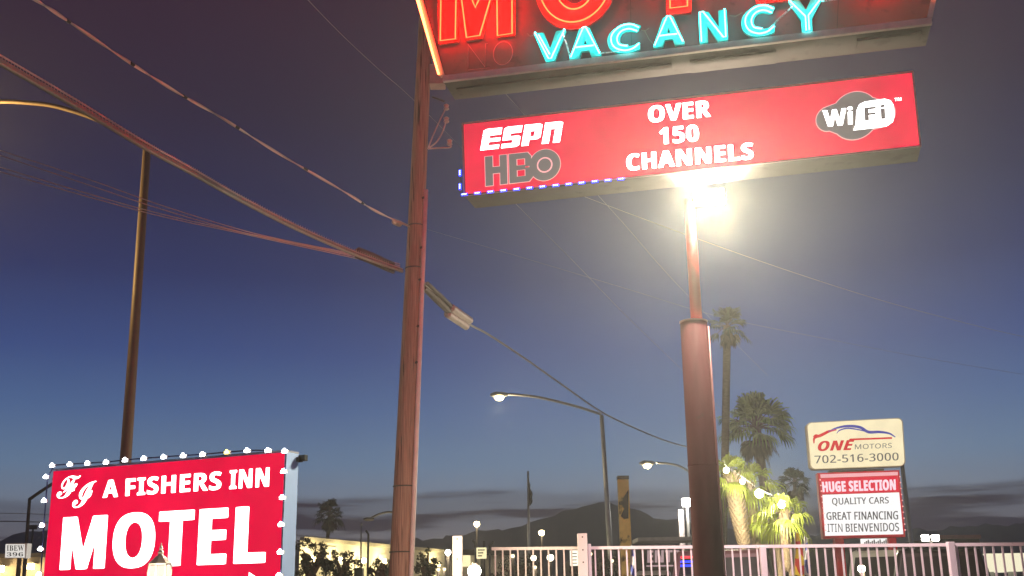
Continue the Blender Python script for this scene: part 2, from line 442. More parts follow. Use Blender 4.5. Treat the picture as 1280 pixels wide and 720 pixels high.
# raised trim round the face
m = MB()
def trim(mb, a, b, w, off, pl, dep):
    A = pl.p(*a); B = pl.p(*b); d = (B - A).normalized(); s = d.cross(pl.n)
    c = (A + B) / 2 + pl.n * (off + dep / 2); mb.obox(c, (d, s, pl.n), ((B - A).length / 2, w / 2, dep / 2))
trim(m, (555, 100.5), (1164, 28.5), 0.07, 0.006, PN, 0.05)
m.build('bottom_trim', pbr('pale_trim', (0.75, 0.58, 0.58), 0.4, 0.1, var=0.2, scale=12), root_ns)
m = MB(); trim(m, (554, 97), (500, -93), 0.05, 0.007, PN, 0.06); m.build('side_trim', MATS['pale_trim'], root_ns)
m = MB(); trim(m, (1161.5, 25), (1186, -93), 0.05, 0.007, PN, 0.06); m.build('side_trim', MATS['pale_trim'], root_ns)
m = MB()
m.tube([PN.p(519, -10 + -80, .09), PN.p(520, -10, .09), PN.p(551, 97, .09)], 0.011); m.tube([PN.p(503, -90, .10), PN.p(517, -30, .10), PN.p(549, 90, .10)], 0.008)
m.build('edge_neon', g_neon_edge, root_ns, smooth=True)
m = MB(); m.tube([PN.p(1166, 3, .09), PN.p(1185, -90, .09)], 0.010); m.build('edge_neon', g_neon_edge, root_ns, smooth=True)
# underside access panels
m = MB()
def under(mb, x0, x1, y0, y1, z):
    q = [PN.p(*PX) for PX in ()]
    A = bl + PN.ex * x0; 
    c = bl + PN.ex * ((x0 + x1) / 2) - PN.n * ((y0 + y1) / 2); c.z = bl.z - z / 2 - 0.002
    mb.obox(c, (PN.ex, PN.n, V((0, 0, 1))), ((x1 - x0) / 2, (y1 - y0) / 2, z / 2))
WN_ = (br - bl).length
for u_ in ((0.10, 2.55, 0.16, 0.42, 0.02), (2.75, WN_ * 0.7, 0.14, 0.42, 0.025), (WN_ * 0.86, WN_ - 0.08, 0.10, 0.30, 0.03)):
    m = MB(); under(m, *u_); m.build('access_panel', cabinet_m, root_ns)
# red channel letters and their neon
def Z1(x, y): return (520 + x / 4.0, y / 4.0)
mo = [Z1(*p) for p in [(120, 230), (217, 218), (220, -50), (258, 211), (335, 201), (405, -80), (411, 198), (499, 189), (502, -268), (412, -258), (308, 62), (222, -236), (112, -224)]]
BK = -PN.n * 0.05
m = MB(); put_poly(m, PN, mo, 0.06, BK); m.build('red_letter', redletter, root_ns)
m = MB()
cx, cy, rx, ry, hx, hy = 720.5, -19, 50.5, 58.5, 18.5, 27
n = 48; k = []
for i in range(n):
    a = 2 * pi * i / n
    k += [PN.p(cx + rx * cos(a), cy + ry * sin(a) - .118 * rx * cos(a), .06), PN.p(cx + hx * cos(a), cy + hy * sin(a) - .118 * hx * cos(a), .06)]
k += [p + BK for p in k]
fs = []
for i in range(n):
    j = (i + 1) % n
    fs += [(2 * i, 2 * j, 2 * j + 1, 2 * i + 1), (2 * i, 2 * i + 2 * n, 2 * j + 2 * n, 2 * j), (2 * i + 1, 2 * j + 1, 2 * j + 1 + 2 * n, 2 * i + 1 + 2 * n)]
m.add(k, fs); m.build('red_letter', redletter, root_ns)
def rl(pts):
    mm = MB(); put_poly(mm, PN, pts, 0.06, BK); mm.build('red_letter', redletter, root_ns)
rl([(833.5, 22), (864.5, 18.5), (864.5, -72), (898, -76), (898, -101), (798, -90), (798, -65), (832.5, -68)])
rl([(945, 8.5), (1022, -1), (1022, -25), (972, -19), (972, -42), (1014, -47), (1014, -68), (972, -63), (972, -86), (1022, -92), (1022, -116), (944, -106)])
rl([(1062, -6), (1132, -14), (1132, -38), (1089, -33), (1089, -122), (1062, -119)])
def ntube(pts, r=0.0085, off=0.088):
    m.tube([PN.p(x, y, off) for x, y in pts], r, 6)
m = MB()
ntube([Z1(*p) for p in [(138, -205), (132, 221), (207, 212), (210, 0), (212, -60), (222, -110), (262, 205), (328, 195), (385, 0), (412, -130), (416, 196), (489, 185), (488, -240), (425, -235), (318, 30), (306, 56), (295, 30), (215, -210), (140, -205)]])
def ell(rx, ry): return [(cx + rx * cos(2 * pi * i / 44 + .3), cy + ry * sin(2 * pi * i / 44 + .3) - .118 * rx * cos(2 * pi * i / 44 + .3)) for i in range(44)]
ntube(ell(44.5, 51)); ntube(ell(25, 35))
ntube([(838, -72), (838.5, 15), (860, 12.5), (860.5, -76), (892, -80), (892, -95), (803, -84), (803, -70), (838, -72)])
ntube([(949, 3), (1017, -5), (1017, -20), (967, -14), (967, -47), (1009, -52), (1009, -63), (967, -58), (967, -91), (1017, -97), (1017, -111), (949, -101), (949, 3)])
ntube([(1067, -11), (1127, -18), (1127, -33), (1084, -28), (1084, -117), (1067, -114), (1067, -11)])
m.build('red_neon', g_neon_red, root_ns, smooth=True)
OB = -DEP - .088
for pts_ in ([Z1(*p) for p in [(138, -205), (132, 221), (207, 212), (212, -60), (222, -110), (262, 205), (328, 195), (412, -130), (416, 196), (489, 185), (488, -240)]], ell(44.5, 51), ell(25, 35),
             [(838, -72), (838.5, 15), (860, 12.5), (860.5, -76)], [(949, 3), (1017, -5), (1017, -111), (949, -101), (949, 3)], [(1067, -11), (1127, -18), (1127, -33), (1084, -117), (1067, -11)]):
    m = MB(); ntube(pts_, off=OB); m.build('rear_neon', g_neon_rear, root_ns, smooth=True)
m = MB(); m.add([p - PN.n * (DEP + .004) for p in face], [(3, 2, 1, 0)]); m.build('rear_panel', neonpanel, root_ns)
# VACANCY
VQ = [('V', (671, 81.5), (707, 77), (708.5, 40), (668.5, 44.5)), ('A', (712.5, 77), (753, 72.5), (751, 35.5), (712, 40)), ('C', (760.5, 71.5), (802.5, 66), (801.5, 31.5), (759.5, 37)),
      ('A', (817, 62.5), (856.5, 58), (855, 21.5), (816.5, 26)), ('N', (875, 57.5), (910.5, 53), (908.5, 14.5), (873, 19)), ('C', (927.5, 51), (970.5, 45), (968.5, 8), (926, 13.5)), ('Y', (988, 46.5), (1030, 40.5), (1028, -.5), (985, 4.5))]
STR = {'V': [[(.05, .98), (.46, .06), (.55, .06), (.97, .98)], [(.16, .9), (.5, .2)]],
       'A': [[(.06, .03), (.47, .97), (.56, .97), (.95, .05)], [(.22, .34), (.78, .34)]],
       'C': [[(.95, .80), (.72, .95), (.42, .93), (.18, .72), (.12, .46), (.22, .2), (.48, .05), (.74, .07), (.95, .22)], [(.9, .68), (.66, .80), (.42, .74), (.30, .52), (.36, .28), (.6, .19)]],
       'N': [[(.07, .03), (.07, .97), (.18, .97), (.84, .08), (.93, .08), (.93, .97)]],
       'Y': [[(.04, .97), (.47, .45), (.47, .03)], [(.98, .97), (.56, .47), (.56, .03)]]}
for ch, *q in VQ:
    m = MB(); put_text(m, bold(ch), PN, q, 0.05, -PN.n * 0.04, heavy=0.055); m.build('teal_letter', teal, root_ns)
    for st in STR[ch]:
        tp = MB(); Q = [PN.p(*c, 0.082) for c in q]; tp.tube(cr_path([bil(Q, u, v) for u, v in st], 4) if ch == 'C' else [bil(Q, u, v) for u, v in st], 0.0095, 6); tp.build('cyan_neon', g_neon_cyan, root_ns, smooth=True)
# unlit NO and taped-over tube runs
m = MB()
m.tube([PN.p(*p, .05) for p in [(586.5, 87), (586.5, 58), (607.5, 86), (608.5, 57), (611, 57)]], 0.005, 6)
m.tube([PN.p(630 + 12 * cos(a), 69 + 14.5 * sin(a) - 1.4 * cos(a), .05) for a in [2 * pi * i / 28 for i in range(28)]], 0.005, 6, closed=True)
m.tube([PN.p(586, 89, .03), PN.p(613, 86, .03)], 0.003, 6)
m.build('unlit_neon', pbr('unlit_glass_tube', (0.80, 0.42, 0.45), 0.25, var=0.2, bump=0), root_ns, smooth=True)
tape = pbr('speckled_tape', (0.75, 0.72, 0.72), 0.6, var=0.1, bump=0, dirt=((0.04, 0.03, 0.03), 45, 0.52))
for pts_, r_ in (([(961, 40, .06), (975, 26, .07), (990, 12, .06)], .011), ([(1026, 5, .06), (1036, 4, .06), (1046, 2, .06)], .011), ([(704, 43, .05), (709, 57, .05), (713, 72, .05)], .009), ([(752, 69, .05), (775, 67, .05)], .006)):
    m = MB(); m.tube([PN.p(*q) for q in pts_], r_, 8); m.build('taped_tube', tape, root_ns, smooth=True)
for a, b in [((806, 40), (818, 58)), ((802, 40), (812, 37)), ((912, 22), (928, 18)), ((660, 44), (668, 46))]:
    m = MB(); m.tube([PN.p(*a, .04), PN.p((a[0] + b[0]) / 2, (a[1] + b[1]) / 2 + 3, .05), PN.p(*b, .04)], 0.0025, 5); m.build('electrode_wire', cable_m, root_ns)
for a, b in (((790, 76), (786, -92)), ((1046, 44), (1052, -92))):
    m = MB(); trim(m, a, b, 0.008, 0.004, PN, 0.006); m.build('panel_seam', pbr('seam', (0.09, 0.05, 0.055), 0.6), root_ns)

# ================================================================== RED CHANNELS SIGN
bl2 = at(580.5, 245, YS); br2 = atz(1151, 183, bl2.z)
PR = Plane(bl2, br2)
root_rs = T('channel_sign', 'long lit red sign reading OVER 150 CHANNELS below the neon sign', 'sign', (bl2 + br2) / 2)
F4 = [(580.5, 245), (1151, 183), (1141, 89.5), (578, 154.5)]
fw = [PR.p(*c) for c in F4]
m = MB(); m.prism(fw, -PR.n * 0.42); m.build('cabinet', cabinet_m, root_rs)
m = MB(); put_poly(m, PR, [(582, 243.5), (1149.5, 182), (1139.8, 91), (579.5, 155.8)], 0.004); m.build('front_face', g_red, root_rs)
m = MB(); cc_ = (fw[0] + fw[2]) / 2; m.add([cc_ + (p - cc_) * .985 - PR.n * .424 for p in fw], [(3, 2, 1, 0)]); m.build('back_face', g_rear, root_rs)
m = MB()
for a, b in zip(F4, F4[1:] + F4[:1]): trim(m, a, b, 0.012, 0.005, PR, 0.012)
m.build('face_trim', pbr('pale_pink_trim', (0.75, 0.45, 0.48), 0.4, bump=0), root_rs)
EQ = [(600.5, 188.5), (700, 178), (704.5, 151.5), (605, 162)]
m = MB()
def ru(x0, x1, v0, v1): put_uv(m, PR, EQ, [(x0, v0), (x1, v0), (x1, v1), (x0, v1)], 0.008)
for P_ in ([(0, .665), (.235, .665), (.235, 1), (.04, 1), (0, .93)], [(.265, .665), (.49, .665), (.49, 1), (.305, 1), (.265, .93)],
           [(.52, .665), (.745, .665), (.745, .93), (.705, 1), (.52, 1)], [(.775, .665), (1, .665), (1, .93), (.96, 1), (.775, 1)],
           [(.265, 0), (.455, 0), (.49, .08), (.49, .20), (.265, .20)], [(.265, .36), (.49, .36), (.49, .47), (.46, .53), (.265, .53)],
           [(.61, .26), (.71, .26), (.745, .34), (.745, .42), (.61, .42)]): put_uv(m, PR, EQ, P_, .008)
for r_ in ((0, .095, .20, .63), (0, .235, 0, .20), (.095, .235, .36, .53), (.265, .36, .53, .63), (.395, .49, .20, .36),
           (.52, .61, 0, .63), (.66, .745, .42, .63), (.775, .862, 0, .63), (.913, 1, 0, .63)): ru(*r_)
m.build('network_logo', g_white, root_rs)
HQ = [(607.5, 233), (700.5, 222.5), (699.5, 186.5), (606.5, 196.5)]
def hbo(mb, e, off):
    q = lambda pts: put_uv(mb, PR, HQ, pts, off)
    q([(0 - e, -e * 2), (.10 + e, -e * 2), (.10 + e, .40 - e), (.10 + e, .60 + e), (.10 + e, 1 + e * 2), (-e, 1 + e * 2)])
    q([(.10, .40 - e * 2), (.20, .40 - e * 2), (.20, .62 + e * 2), (.10, .62 + e * 2)])
    q([(.20 - e, -e * 2), (.295 + e, -e * 2), (.295 + e, 1 + e * 2), (.20 - e, 1 + e * 2)])
    q([(.325 - e, -e * 2), (.425 + e, -e * 2), (.425 + e, 1 + e * 2), (.325 - e, 1 + e * 2)])
    q([(.42, .80 - e), (.54, .80 - e), (.54, 1 + e * 2), (.42, 1 + e * 2)])
    q([(.42, .42 - e), (.54, .42 - e), (.54, .58 + e), (.42, .58 + e)])
    q([(.42, -e * 2), (.54, -e * 2), (.54, .20 + e), (.42, .20 + e)])
    q([(.54 - e, .52), (.59, .52), (.622 + e, .62), (.622 + e, .86), (.575 + e, 1 + e * 2), (.54 - e, 1 + e * 2)])
    q([(.54 - e, -e * 2), (.585 + e, -e * 2), (.64 + e, .14), (.64 + e, .38), (.60, .48), (.54 - e, .48)])
    ring_uv(mb, PR, HQ, (.80, .50), (.205 + e, .535 + e * 2), (.105 - e, .27 - e * 2), off)
m = MB(); hbo(m, .010, .007); disc_uv(m, PR, HQ, (.80, .5), (.105, .27), .0075); m.build('logo_outline', g_outline, root_rs)
m = MB(); hbo(m, 0, .010); m.build('film_channel_logo', g_grey, root_rs)
m = MB(); disc_uv(m, PR, HQ, (.80, .5), (.085, .22), .0115); m.build('logo_dot', g_grey, root_rs)
m = MB()
put_text(m, bold('OVER'), PR, [(810.5, 154.5), (889, 146.5), (888, 125), (810, 133)], .008, heavy=.013, heavyv=.02)
put_text(m, bold('150'), PR, [(824.5, 181.5), (874.5, 177), (873, 155.5), (823.5, 160)], .008, heavy=.018, heavyv=.02)
put_text(m, bold('CHANNELS'), PR, [(783.5, 214.5), (942.5, 199.5), (941.5, 178), (782.5, 193)], .008, heavy=.0065, heavyv=.02)
m.build('channel_lettering', g_white, root_rs)
# wireless logo: dark cloud, white speech pill
def cloud(e):
    pts = []
    def arc(cx, cy, r, a0, a1, k=14):
        for i in range(k + 1):
            a = radians(a0 + (a1 - a0) * i / k); x = cx + (r + e) * cos(a); y = cy - (r + e) * sin(a); pts.append((x, y - .118 * (x - cx)))
    arc(1035.5, 149, 15, 100, 275); arc(1068.5, 145, 29.5, 222, 318); arc(1103, 143, 15.5, 285, 435); arc(1068.5, 145, 29.5, 42, 142)
    return pts
m = MB(); put_poly(m, PR, cloud(1.2), .0065); m.build('logo_outline', g_outline, root_rs)
m = MB(); put_poly(m, PR, cloud(0), .009); m.build('logo_cloud', g_grey, root_rs)
pill = [(1066.5, 163.5), (1069.5, 156), (1070.5, 139), (1074, 131), (1081, 127.5), (1106, 124), (1113, 126), (1117, 132), (1118, 145), (1116, 153), (1108, 158.5), (1090, 161)]
m = MB(); put_poly(m, PR, pill, .0115); put_text(m, bold('Wi'), PR, [(1030, 159.5), (1066, 156), (1065.5, 133.5), (1028, 137.5)], .0115, heavy=.02)
put_text(m, bold('TM'), PR, [(1118, 127), (1126.8, 126), (1126.5, 122), (1118, 123)], .008); m.build('logo_lettering', g_white, root_rs)
m = MB(); put_text(m, bold('Fi'), PR, [(1081, 151.5), (1107, 149), (1106, 131), (1080, 134.5)], .014); m.build('logo_lettering', g_grey, root_rs)
# blue led strip hung along the lower left edge
A = PR.p(579, 247, .02); root_bl = T('led_strip', 'string of blue LEDs along the lower left edge of the red channels sign', 'light string', A)
m = MB(); m.tube([PR.p(576, 215, .03), PR.p(577.5, 245, .03), PR.p(783, 225.5, .03)], 0.006, 6); m.build('strip_cord', black, root_bl)
def led_seg(c, ax, up):
    a = MB(); a.obox(c, (ax, up, PR.n), (.036, .012, .008)); o = a.build('led_module', g_led_blue, root_bl, origin=c)
    b = MB()
    for k in (-1, 0, 1): b.obox(c + ax * (k * .020) + PR.n * .011, (ax, up, PR.n), (.0065, .0065, .004))
    b.build('led_chip', g_led_core, o)
for i in range(13):
    x = 582 + (777 - 582) * i / 12; led_seg(PR.p(x, 244.8 - (x - 582) * .0985, .045), PR.ex, V((0, 0, 1)))
for y in (218, 235): led_seg(PR.p(576.5, y, .045), V((0, 0, 1)), PR.ex)

# ================================================================== COLUMN AND FLOODLIGHT
pc = at(867, 405, YS + 0.23)
root_c = T('sign_column', 'maroon steel column with a thinner red upper tube under the channels sign', 'column', (pc.x, pc.y, 0))
def cz(py): return at(866, py, pc.y).z
zc = cz(404); zs = bl2.z - 0.003; rL = 17.3 * mpp(pc.y, 420); rU = 7.2 * mpp(pc.y, 330)
m = MB(); m.lathe((pc.x, pc.y, 0), [(0, rL * 1.02), (zc * .5, rL * 1.01), (zc, rL * .97)], 28); m.build('lower_column', columnpaint, root_c, smooth=True)
m = MB(); m.lathe((pc.x, pc.y, zc), [(0, rL * .97), (.008, rL * 1.015), (.02, rL * 1.015), (.024, rL * .9), (.026, rU * 1.1), (.04, rU * 1.05)], 28); m.build('collar', pbr('collar_metal', (0.5, 0.3, 0.26), 0.4, 0.2), root_c)
m = MB(); m.lathe((pc.x + .035, pc.y, zc), [(0.02, rU), (zs - zc, rU * .95)], 20); m.build('upper_tube', tubepaint, root_c, smooth=True)
m = MB(); m.tube([V((pc.x + rL * 1.02, pc.y - .05, 0)), V((pc.x + rL * 1.0, pc.y - .05, zc - .05))], .012, 6); m.build('conduit', pbr('column_conduit', (0.45, 0.2, 0.2), .35, .3), root_c, smooth=True)
for k_ in (.28, .62):
    m = MB(); m.lathe((pc.x, pc.y, zc * k_), [(0, rL * 1.025), (.008, rL * 1.04), (.016, rL * 1.025)], 28); m.build('weld_seam', columnpaint, root_c)
fl = at(886.5, 247, YS + 0.12)
root_f = T('floodlight', 'dazzling white floodlight mounted beside the red tube under the channels sign', 'floodlight', fl)
FN = (CAM + V((0.3, 0, -1.0)) - fl).normalized(); FX = V((0, 0, 1)).cross(FN).normalized() ; FU = FN.cross(FX)
m = MB(); m.obox(fl - FN * .05, (FX, FU, FN), (.18, .10, .045)); m.build('housing', darksteel, root_f, bevel=.015)
m = MB(); m.obox(fl, (FX, FU, FN), (.165, .085, .006)); m.build('lens', g_flood, root_f, bevel=.004)
m = MB(); m.tube([fl - FN * .09, V((fl.x - .05, pc.y, fl.z + .02)), V((pc.x + .05, pc.y, fl.z + .02))], .018, 8); m.build('bracket', darksteel, root_f)
light(root_f, fl + FN * .10, 260, (1, .90, .74), .10)
light(root_f, fl + FN * .05, 8600, (1, .94, .64), .22, 'SPOT', aim=fl + FN, size=radians(104), blend=.9)

light(root_f, fl - FN * .02 + V((.05, .25, 0)), 1500, (1, .80, .82), .08, 'SPOT', aim=V((3.3, 14.6, 1.0)), size=radians(66), blend=.5)  # unseen rear spot added to brighten the fence

# ================================================================== UTILITY POLE
YP = 16.0
def pole_x(py): return at(500 + (531 - 500) * (720 - py) / 670.0, py, YP)
pb = pole_x(720); ptop = pole_x(-160); dirp = (ptop - pb) / (ptop.z - pb.z)
base = pb - dirp * pb.z
root_u = T('utility_pole', 'tall brown wooden utility pole with a conduit, left of the big signs', 'utility pole', base)
m = MB(); zs_ = [0, 1.5, 3, 4.5, 6, 7.5, 9, ptop.z]
m.tube([base + dirp * z for z in zs_], [.165 - .0056 * z for z in zs_], 20); m.build('pole_shaft', wood, root_u, smooth=True)
def on_pole(z, ang=0, k=1.0):
    r = (.165 - .0056 * z) * k; return base + dirp * z + V((cos(ang) * r, -sin(ang) * r, 0))
m = MB(); m.tube([on_pole(z, .55, 1.22) for z in (0, 2, 4, 6, 7.2)], .034, 8); m.build('conduit', pbr('grey_conduit', (0.78, 0.62, 0.62), 0.5, bump=0), root_u, smooth=True)
for py in (283, 336, 608, 690):
    m = MB(); z = pole_x(py).z; m.tube([on_pole(z, a, 1.03) for a in [2 * pi * i / 20 for i in range(20)]], .010, 6, closed=True); m.build('pole_strap', darksteel, root_u)
for py in (250, 312, 352, 410, 455):
    m = MB(); z = pole_x(py).z; m.lathe(on_pole(z, .8, .98), [(0, .018), (.03, .018)], 8, ax=V((.6, -.8, 0)).normalized()); m.build('bolt', darksteel, root_u)
for c in [(558, 134), (558, 150), (562, 178)]:
    m = MB(); m.lathe(at(*c, YP - .1), [(-.05, .02), (-.03, .045), (0, .03), (.03, .045), (.05, .02)], 10); m.build('insulator', pbr('porcelain', (0.55, 0.42, 0.38), 0.3), root_u)
def dl(pts, r=.011): mm = MB(); mm.tube(cr_path([at(x, y, YP - .12) for x, y in pts], 6), r, 6); mm.build('drip_loop', wire_m, root_u, smooth=True)
dl([(535, 186), (541, 170), (550, 150), (558, 134)]); dl([(535, 186), (546, 177), (554, 163), (558, 150)]); dl([(535, 186), (548, 185), (563, 184), (562, 178)])
m = MB(); a = at(547, 96, YP); m.obox(a, (V((1, 0, 0)), V((0, 1, 0)), V((0, 0, 1))), (.12, .12, .17)); m.tube([a + V((-.3, 0, 0)), a], .03, 8); m.build('junction_box', pbr('box_metal', (0.42, 0.30, 0.28), 0.6, 0.1), root_u, bevel=.01)
m = MB(); m.tube([at(540, 121, YP), at(556, 127, YP)], .016, 6); m.build('cable_arm', darksteel, root_u)

# overhead lines -------------------------------------------------------------
def line_thing(name, label, strands, mats, pn='cable', group=None):
    pts0 = strands[0][0]; o = T(name, label, 'cable', pts0[len(pts0) // 2], group)
    for (pts, r), mt in zip(strands, mats):
        mm = MB(); mm.tube(pts, r, 6); mm.build(pn, mt, o, smooth=True)
    return o
def trace(px, y0, y1):
    n = len(px); return cr_path([at(x, y, y0 + (y1 - y0) * i / (n - 1)) for i, (x, y) in enumerate(px)], 8)
G = 'overhead lines'
s1 = trace([(-90, -75), (-20, -37), (45, 0), (92, 31), (165, 80), (224, 117), (280, 149), (350, 193), (431, 240), (470, 264), (512, 283)], 7.0, 15.85)
s1b = [p + V((.0, 0, .012)) * sin(i * .55) + V((0, .016 * cos(i * .55), 0)) for i, p in enumerate(s1)]
s1c = [p + V((.0, 0, .012)) * sin(i * .55 + 3.1) + V((0, .016 * cos(i * .55 + 3.1), 0)) for i, p in enumerate(s1)]
o = line_thing('overhead_cable', 'twisted service drop, uppermost of the cables crossing the sky left of the wooden pole', [(s1b, .008), (s1c, .008), (s1, .006)], [wire_m, pbr('beige_sheath', (0.45, 0.38, 0.34), 0.5), wire_m], 'conductor', G)  # second conductor has a plain beige sheath
m = MB()
for i in range(14, len(s1) - 6, 9): m.lathe(s1[i] - V((.0, 0, .0)), [(-.03, .02), (.03, .02)], 8, ax=(s1[i + 1] - s1[i]).normalized())
m.build('cable_tie', black, o)
m = MB(); k = at(497, 279, YP - .2); m.lathe(k, [(-.14, .012), (-.1, .045), (.06, .045), (.1, .012)], 10, ax=(s1[-1] - s1[-4]).normalized()); m.build('dead_end_clamp', pbr('clamp_metal', (0.6, 0.5, 0.45), 0.4, 0.3), o)
PXB = [(-90, 24), (0, 75), (92, 128), (185, 184), (240, 214), (300, 248), (370, 284), (440, 315), (503, 338)]
s2 = trace(PXB, 8.0, 15.8)
nn = len(s2) - 1
sA = [p + V((0, 0, .048 * (1 - .55 * i / nn))) for i, p in enumerate(s2)]
sB = [p - V((0, .02, .036 * (1 - .4 * i / nn))) for i, p in enumerate(s2)]
o = line_thing('overhead_cable', 'thick lashed bundle of telephone cables running down to the wooden pole', [(sA, .009), (s2, .016), (sB, .024)], [wire_m, cable_m, cable_m], 'cable', G)
m = MB()
for i in range(0, nn - 2):
    a, b = s2[i], s2[i + 1]
    for k in range(3):
        p = a.lerp(b, k / 3); p2 = a.lerp(b, (k + .5) / 3); m.tube([p + V((0, -.03, .05)), p2 + V((0, -.035, -.05))], .003, 4)
m.build('lashing_wire', wire_m, o)
m = MB(); q = trace([(445, 312), (465, 320), (480, 327), (492, 332)], 15.3, 15.75); m.tube(q, [.02] + [.055] * (len(q) - 2) + [.02], 8); m.tube([p - V((0, 0, .10)) for p in q], .03, 8); m.build('splice_sleeve', pbr('sleeve', (0.12, 0.09, 0.085), 0.6), o)
sA_ = [p - V((0, 0, .12)) for p in q]
for i, (pts, lab) in enumerate([([(-60, 168), (0, 188), (110, 224), (200, 256), (290, 284), (350, 299), (440, 317), (500, 330)], 'topmost of four thin wires sagging left of the wooden pole'),
                              ([(-60, 174), (0, 194), (110, 231), (200, 261), (290, 287), (350, 300), (440, 318.5), (500, 332)], 'second from top of four thin wires sagging left of the wooden pole'),
                              ([(-60, 190), (0, 209), (110, 242), (200, 267), (300, 290), (350, 301), (440, 320), (500, 334)], 'third from top of four thin wires sagging left of the wooden pole'),
                              ([(-60, 196), (0, 214.5), (110, 246), (200, 270), (300, 291.5), (350, 302.5), (440, 322), (500, 336)], 'lowest of four thin wires sagging left of the wooden pole')]):
    line_thing('overhead_wire', lab, [(trace(pts, 13.0, 15.8), .0065)], [wire_m], 'wire', G)
s3 = trace([(528, 352), (545, 368), (565, 390), (588, 406), (612, 419), (656, 448), (700, 479), (752, 515), (800, 538), (835, 552), (864, 560)], 15.9, 45.0)
o = line_thing('overhead_cable', 'pale cable with a silver splice case sagging away to the right of the wooden pole', [(s3, .026)], [pbr('pale_cable', (0.42, 0.36, 0.33), 0.5)], 'cable', G)
m = MB(); q = [at(530, 360, 15.95), at(548, 376, 16.6), at(562, 390, 17.3)]; m.tube(q, [.04, .06, .05], 8); m.tube([p + V((.05, 0, .07)) for p in q], .03, 8); m.build('cable_sleeve', MATS['sleeve'], o)
m = MB(); a, b = at(561, 388, 17.2), at(586, 405, 18.2); d = (b - a).normalized(); L_ = (b - a).length
for dz in (-.045, .045): m.lathe(a + V((.03, 0, .05)) * (dz / .045), [(0, .03), (.04, .065), (L_ - .05, .065), (L_, .03)], 10, ax=d)
m.build('splice_case', pbr('case_metal', (0.62, 0.52, 0.50), 0.4, 0.4), o)
for pts, y0, y1, lab in [([(330, -58), (385, 0), (430, 46), (475, 88), (515, 123), (582, 190), (645, 255), (720, 330), (780, 392), (852, 462), (930, 540)], 13, 40, 'thin line passing behind both big signs from the upper left'),
                         ([(560, 40), (630, 115), (672, 162), (720, 214), (780, 280), (847, 356), (960, 470)], 22, 44, 'faint thin line dropping behind the floodlight column'),
                         ([(600, 196), (800, 272), (955, 328), (1090, 372), (1200, 402), (1280, 421), (1400, 447)], 26, 24, 'pale line crossing the sky right of the floodlight'),
                         ([(518, 282), (660, 324), (780, 360), (900, 396), (1040, 425), (1160, 448), (1280, 468), (1400, 486)], 44, 40, 'lowest faint line crossing the sky above the auto dealer sign')]:
    line_thing('overhead_wire', lab, [(trace(pts, y0, y1), .0055)], [pbr('dull_wire', (0.30, 0.25, 0.23), 0.6)], 'wire', G)
for py, lab in [(643, 'upper of two level wires at the left edge'), (653, 'lower of two level wires at the left edge')]:
    line_thing('overhead_wire', lab, [(trace([(-200, py + 3), (60, py), (420, py + 30)], 62, 64), .03 if py > 650 else .018)], [cable_m], 'wire', G)

# ================================================================== SMALL MOTEL LIGHTBOX
YL = 8.4
trp = at(357.2, 564.4, YL); tlp = atz(66.6, 588.4, trp.z)
PM = Plane(tlp, trp)
zb = 0.98
root_m = T('motel_sign', 'lit red A FISHERS INN MOTEL sign edged with white LEDs', 'sign', V(((tlp.x + trp.x) / 2, (tlp.y + trp.y) / 2, 0)))
def dn(p): return V((p.x, p.y, zb))
fq = [dn(tlp), dn(trp), trp, tlp]
DM = 0.165
m = MB(); m.prism(fq, -PM.n * DM); m.build('cabinet', alum, root_m)
e = PM.ex * .006
m = MB(); m.add([dn(tlp) + e + V((0, 0, .006)) + PM.n * .004, dn(trp) - e + V((0, 0, .006)) + PM.n * .004, trp - e - V((0, 0, .006)) + PM.n * .004, tlp + e - V((0, 0, .006)) + PM.n * .004], [(0, 1, 2, 3)])
m.build('front_face', g_red, root_m)
m = MB(); cc_ = (fq[0] + fq[2]) / 2; m.add([cc_ + (p - cc_) * .97 - PM.n * (DM + .004) for p in fq], [(3, 2, 1, 0)]); m.build('back_face', g_rear, root_m)
def yb_(x): return 622.5 - (x - 129.5) * .0686
def yt_(x): return 600.5 - (x - 131) * .0789
for wd, x0, x1 in (('A', 129.3, 148.4), ('FISHERS', 157.6, 277.2), ('INN', 287.5, 337)):
    m = MB(); put_text(m, bold(wd), PM, [(x0, yb_(x0)), (x1, yb_(x1)), (x1 + .9, yt_(x1)), (x0 + .9, yt_(x0))], .008, heavy=.03 / len(wd), heavyv=.012); m.build('inn_lettering', g_white, root_m)
m = MB(); put_text(m, bold('MOTEL'), PM, [(75.5, 713.5), (332.3, 704.5), (335.5, 630.5), (80.3, 646)], .008, heavy=.009, heavyv=.006); m.build('motel_lettering', g_white, root_m)
m = MB(); put_text(m, script('F'), PM, [(72, 624), (101, 620), (102, 593.5), (73, 597)], .008, heavy=.01); put_text(m, script('I'), PM, [(91, 636), (119.5, 631), (121.5, 601), (94, 606)], .008, heavy=.012); m.build('monogram', g_white, root_m)
m = MB(); put_poly(m, PM, [(312, 715.2), (330, 727), (311.6, 741), (311.7, 732), (240, 735), (240, 725), (311.8, 722)], .008); m.build('arrow', g_white, root_m)
m = MB(); c = trp - PM.n * DM
m.obox(c + V((.03, .02, -.03)), (PM.ex, PM.n, V((0, 0, 1))), (.03, .02, .022)); m.obox(c + V((.0, 0, -.045)), (PM.ex, PM.n, V((0, 0, 1))), (.02, .03, .016)); m.build('corner_bracket', black, root_m)
m = MB(); m.obox((tlp + trp) / 2 - PM.n * (DM / 2) + V((0, 0, .007)), (PM.ex, PM.n, V((0, 0, 1))), ((trp - tlp).length / 2, DM / 2 + .004, .006)); m.build('top_cap', pbr('cap_metal', (0.30, 0.30, 0.38), 0.5, 0.2), root_m)
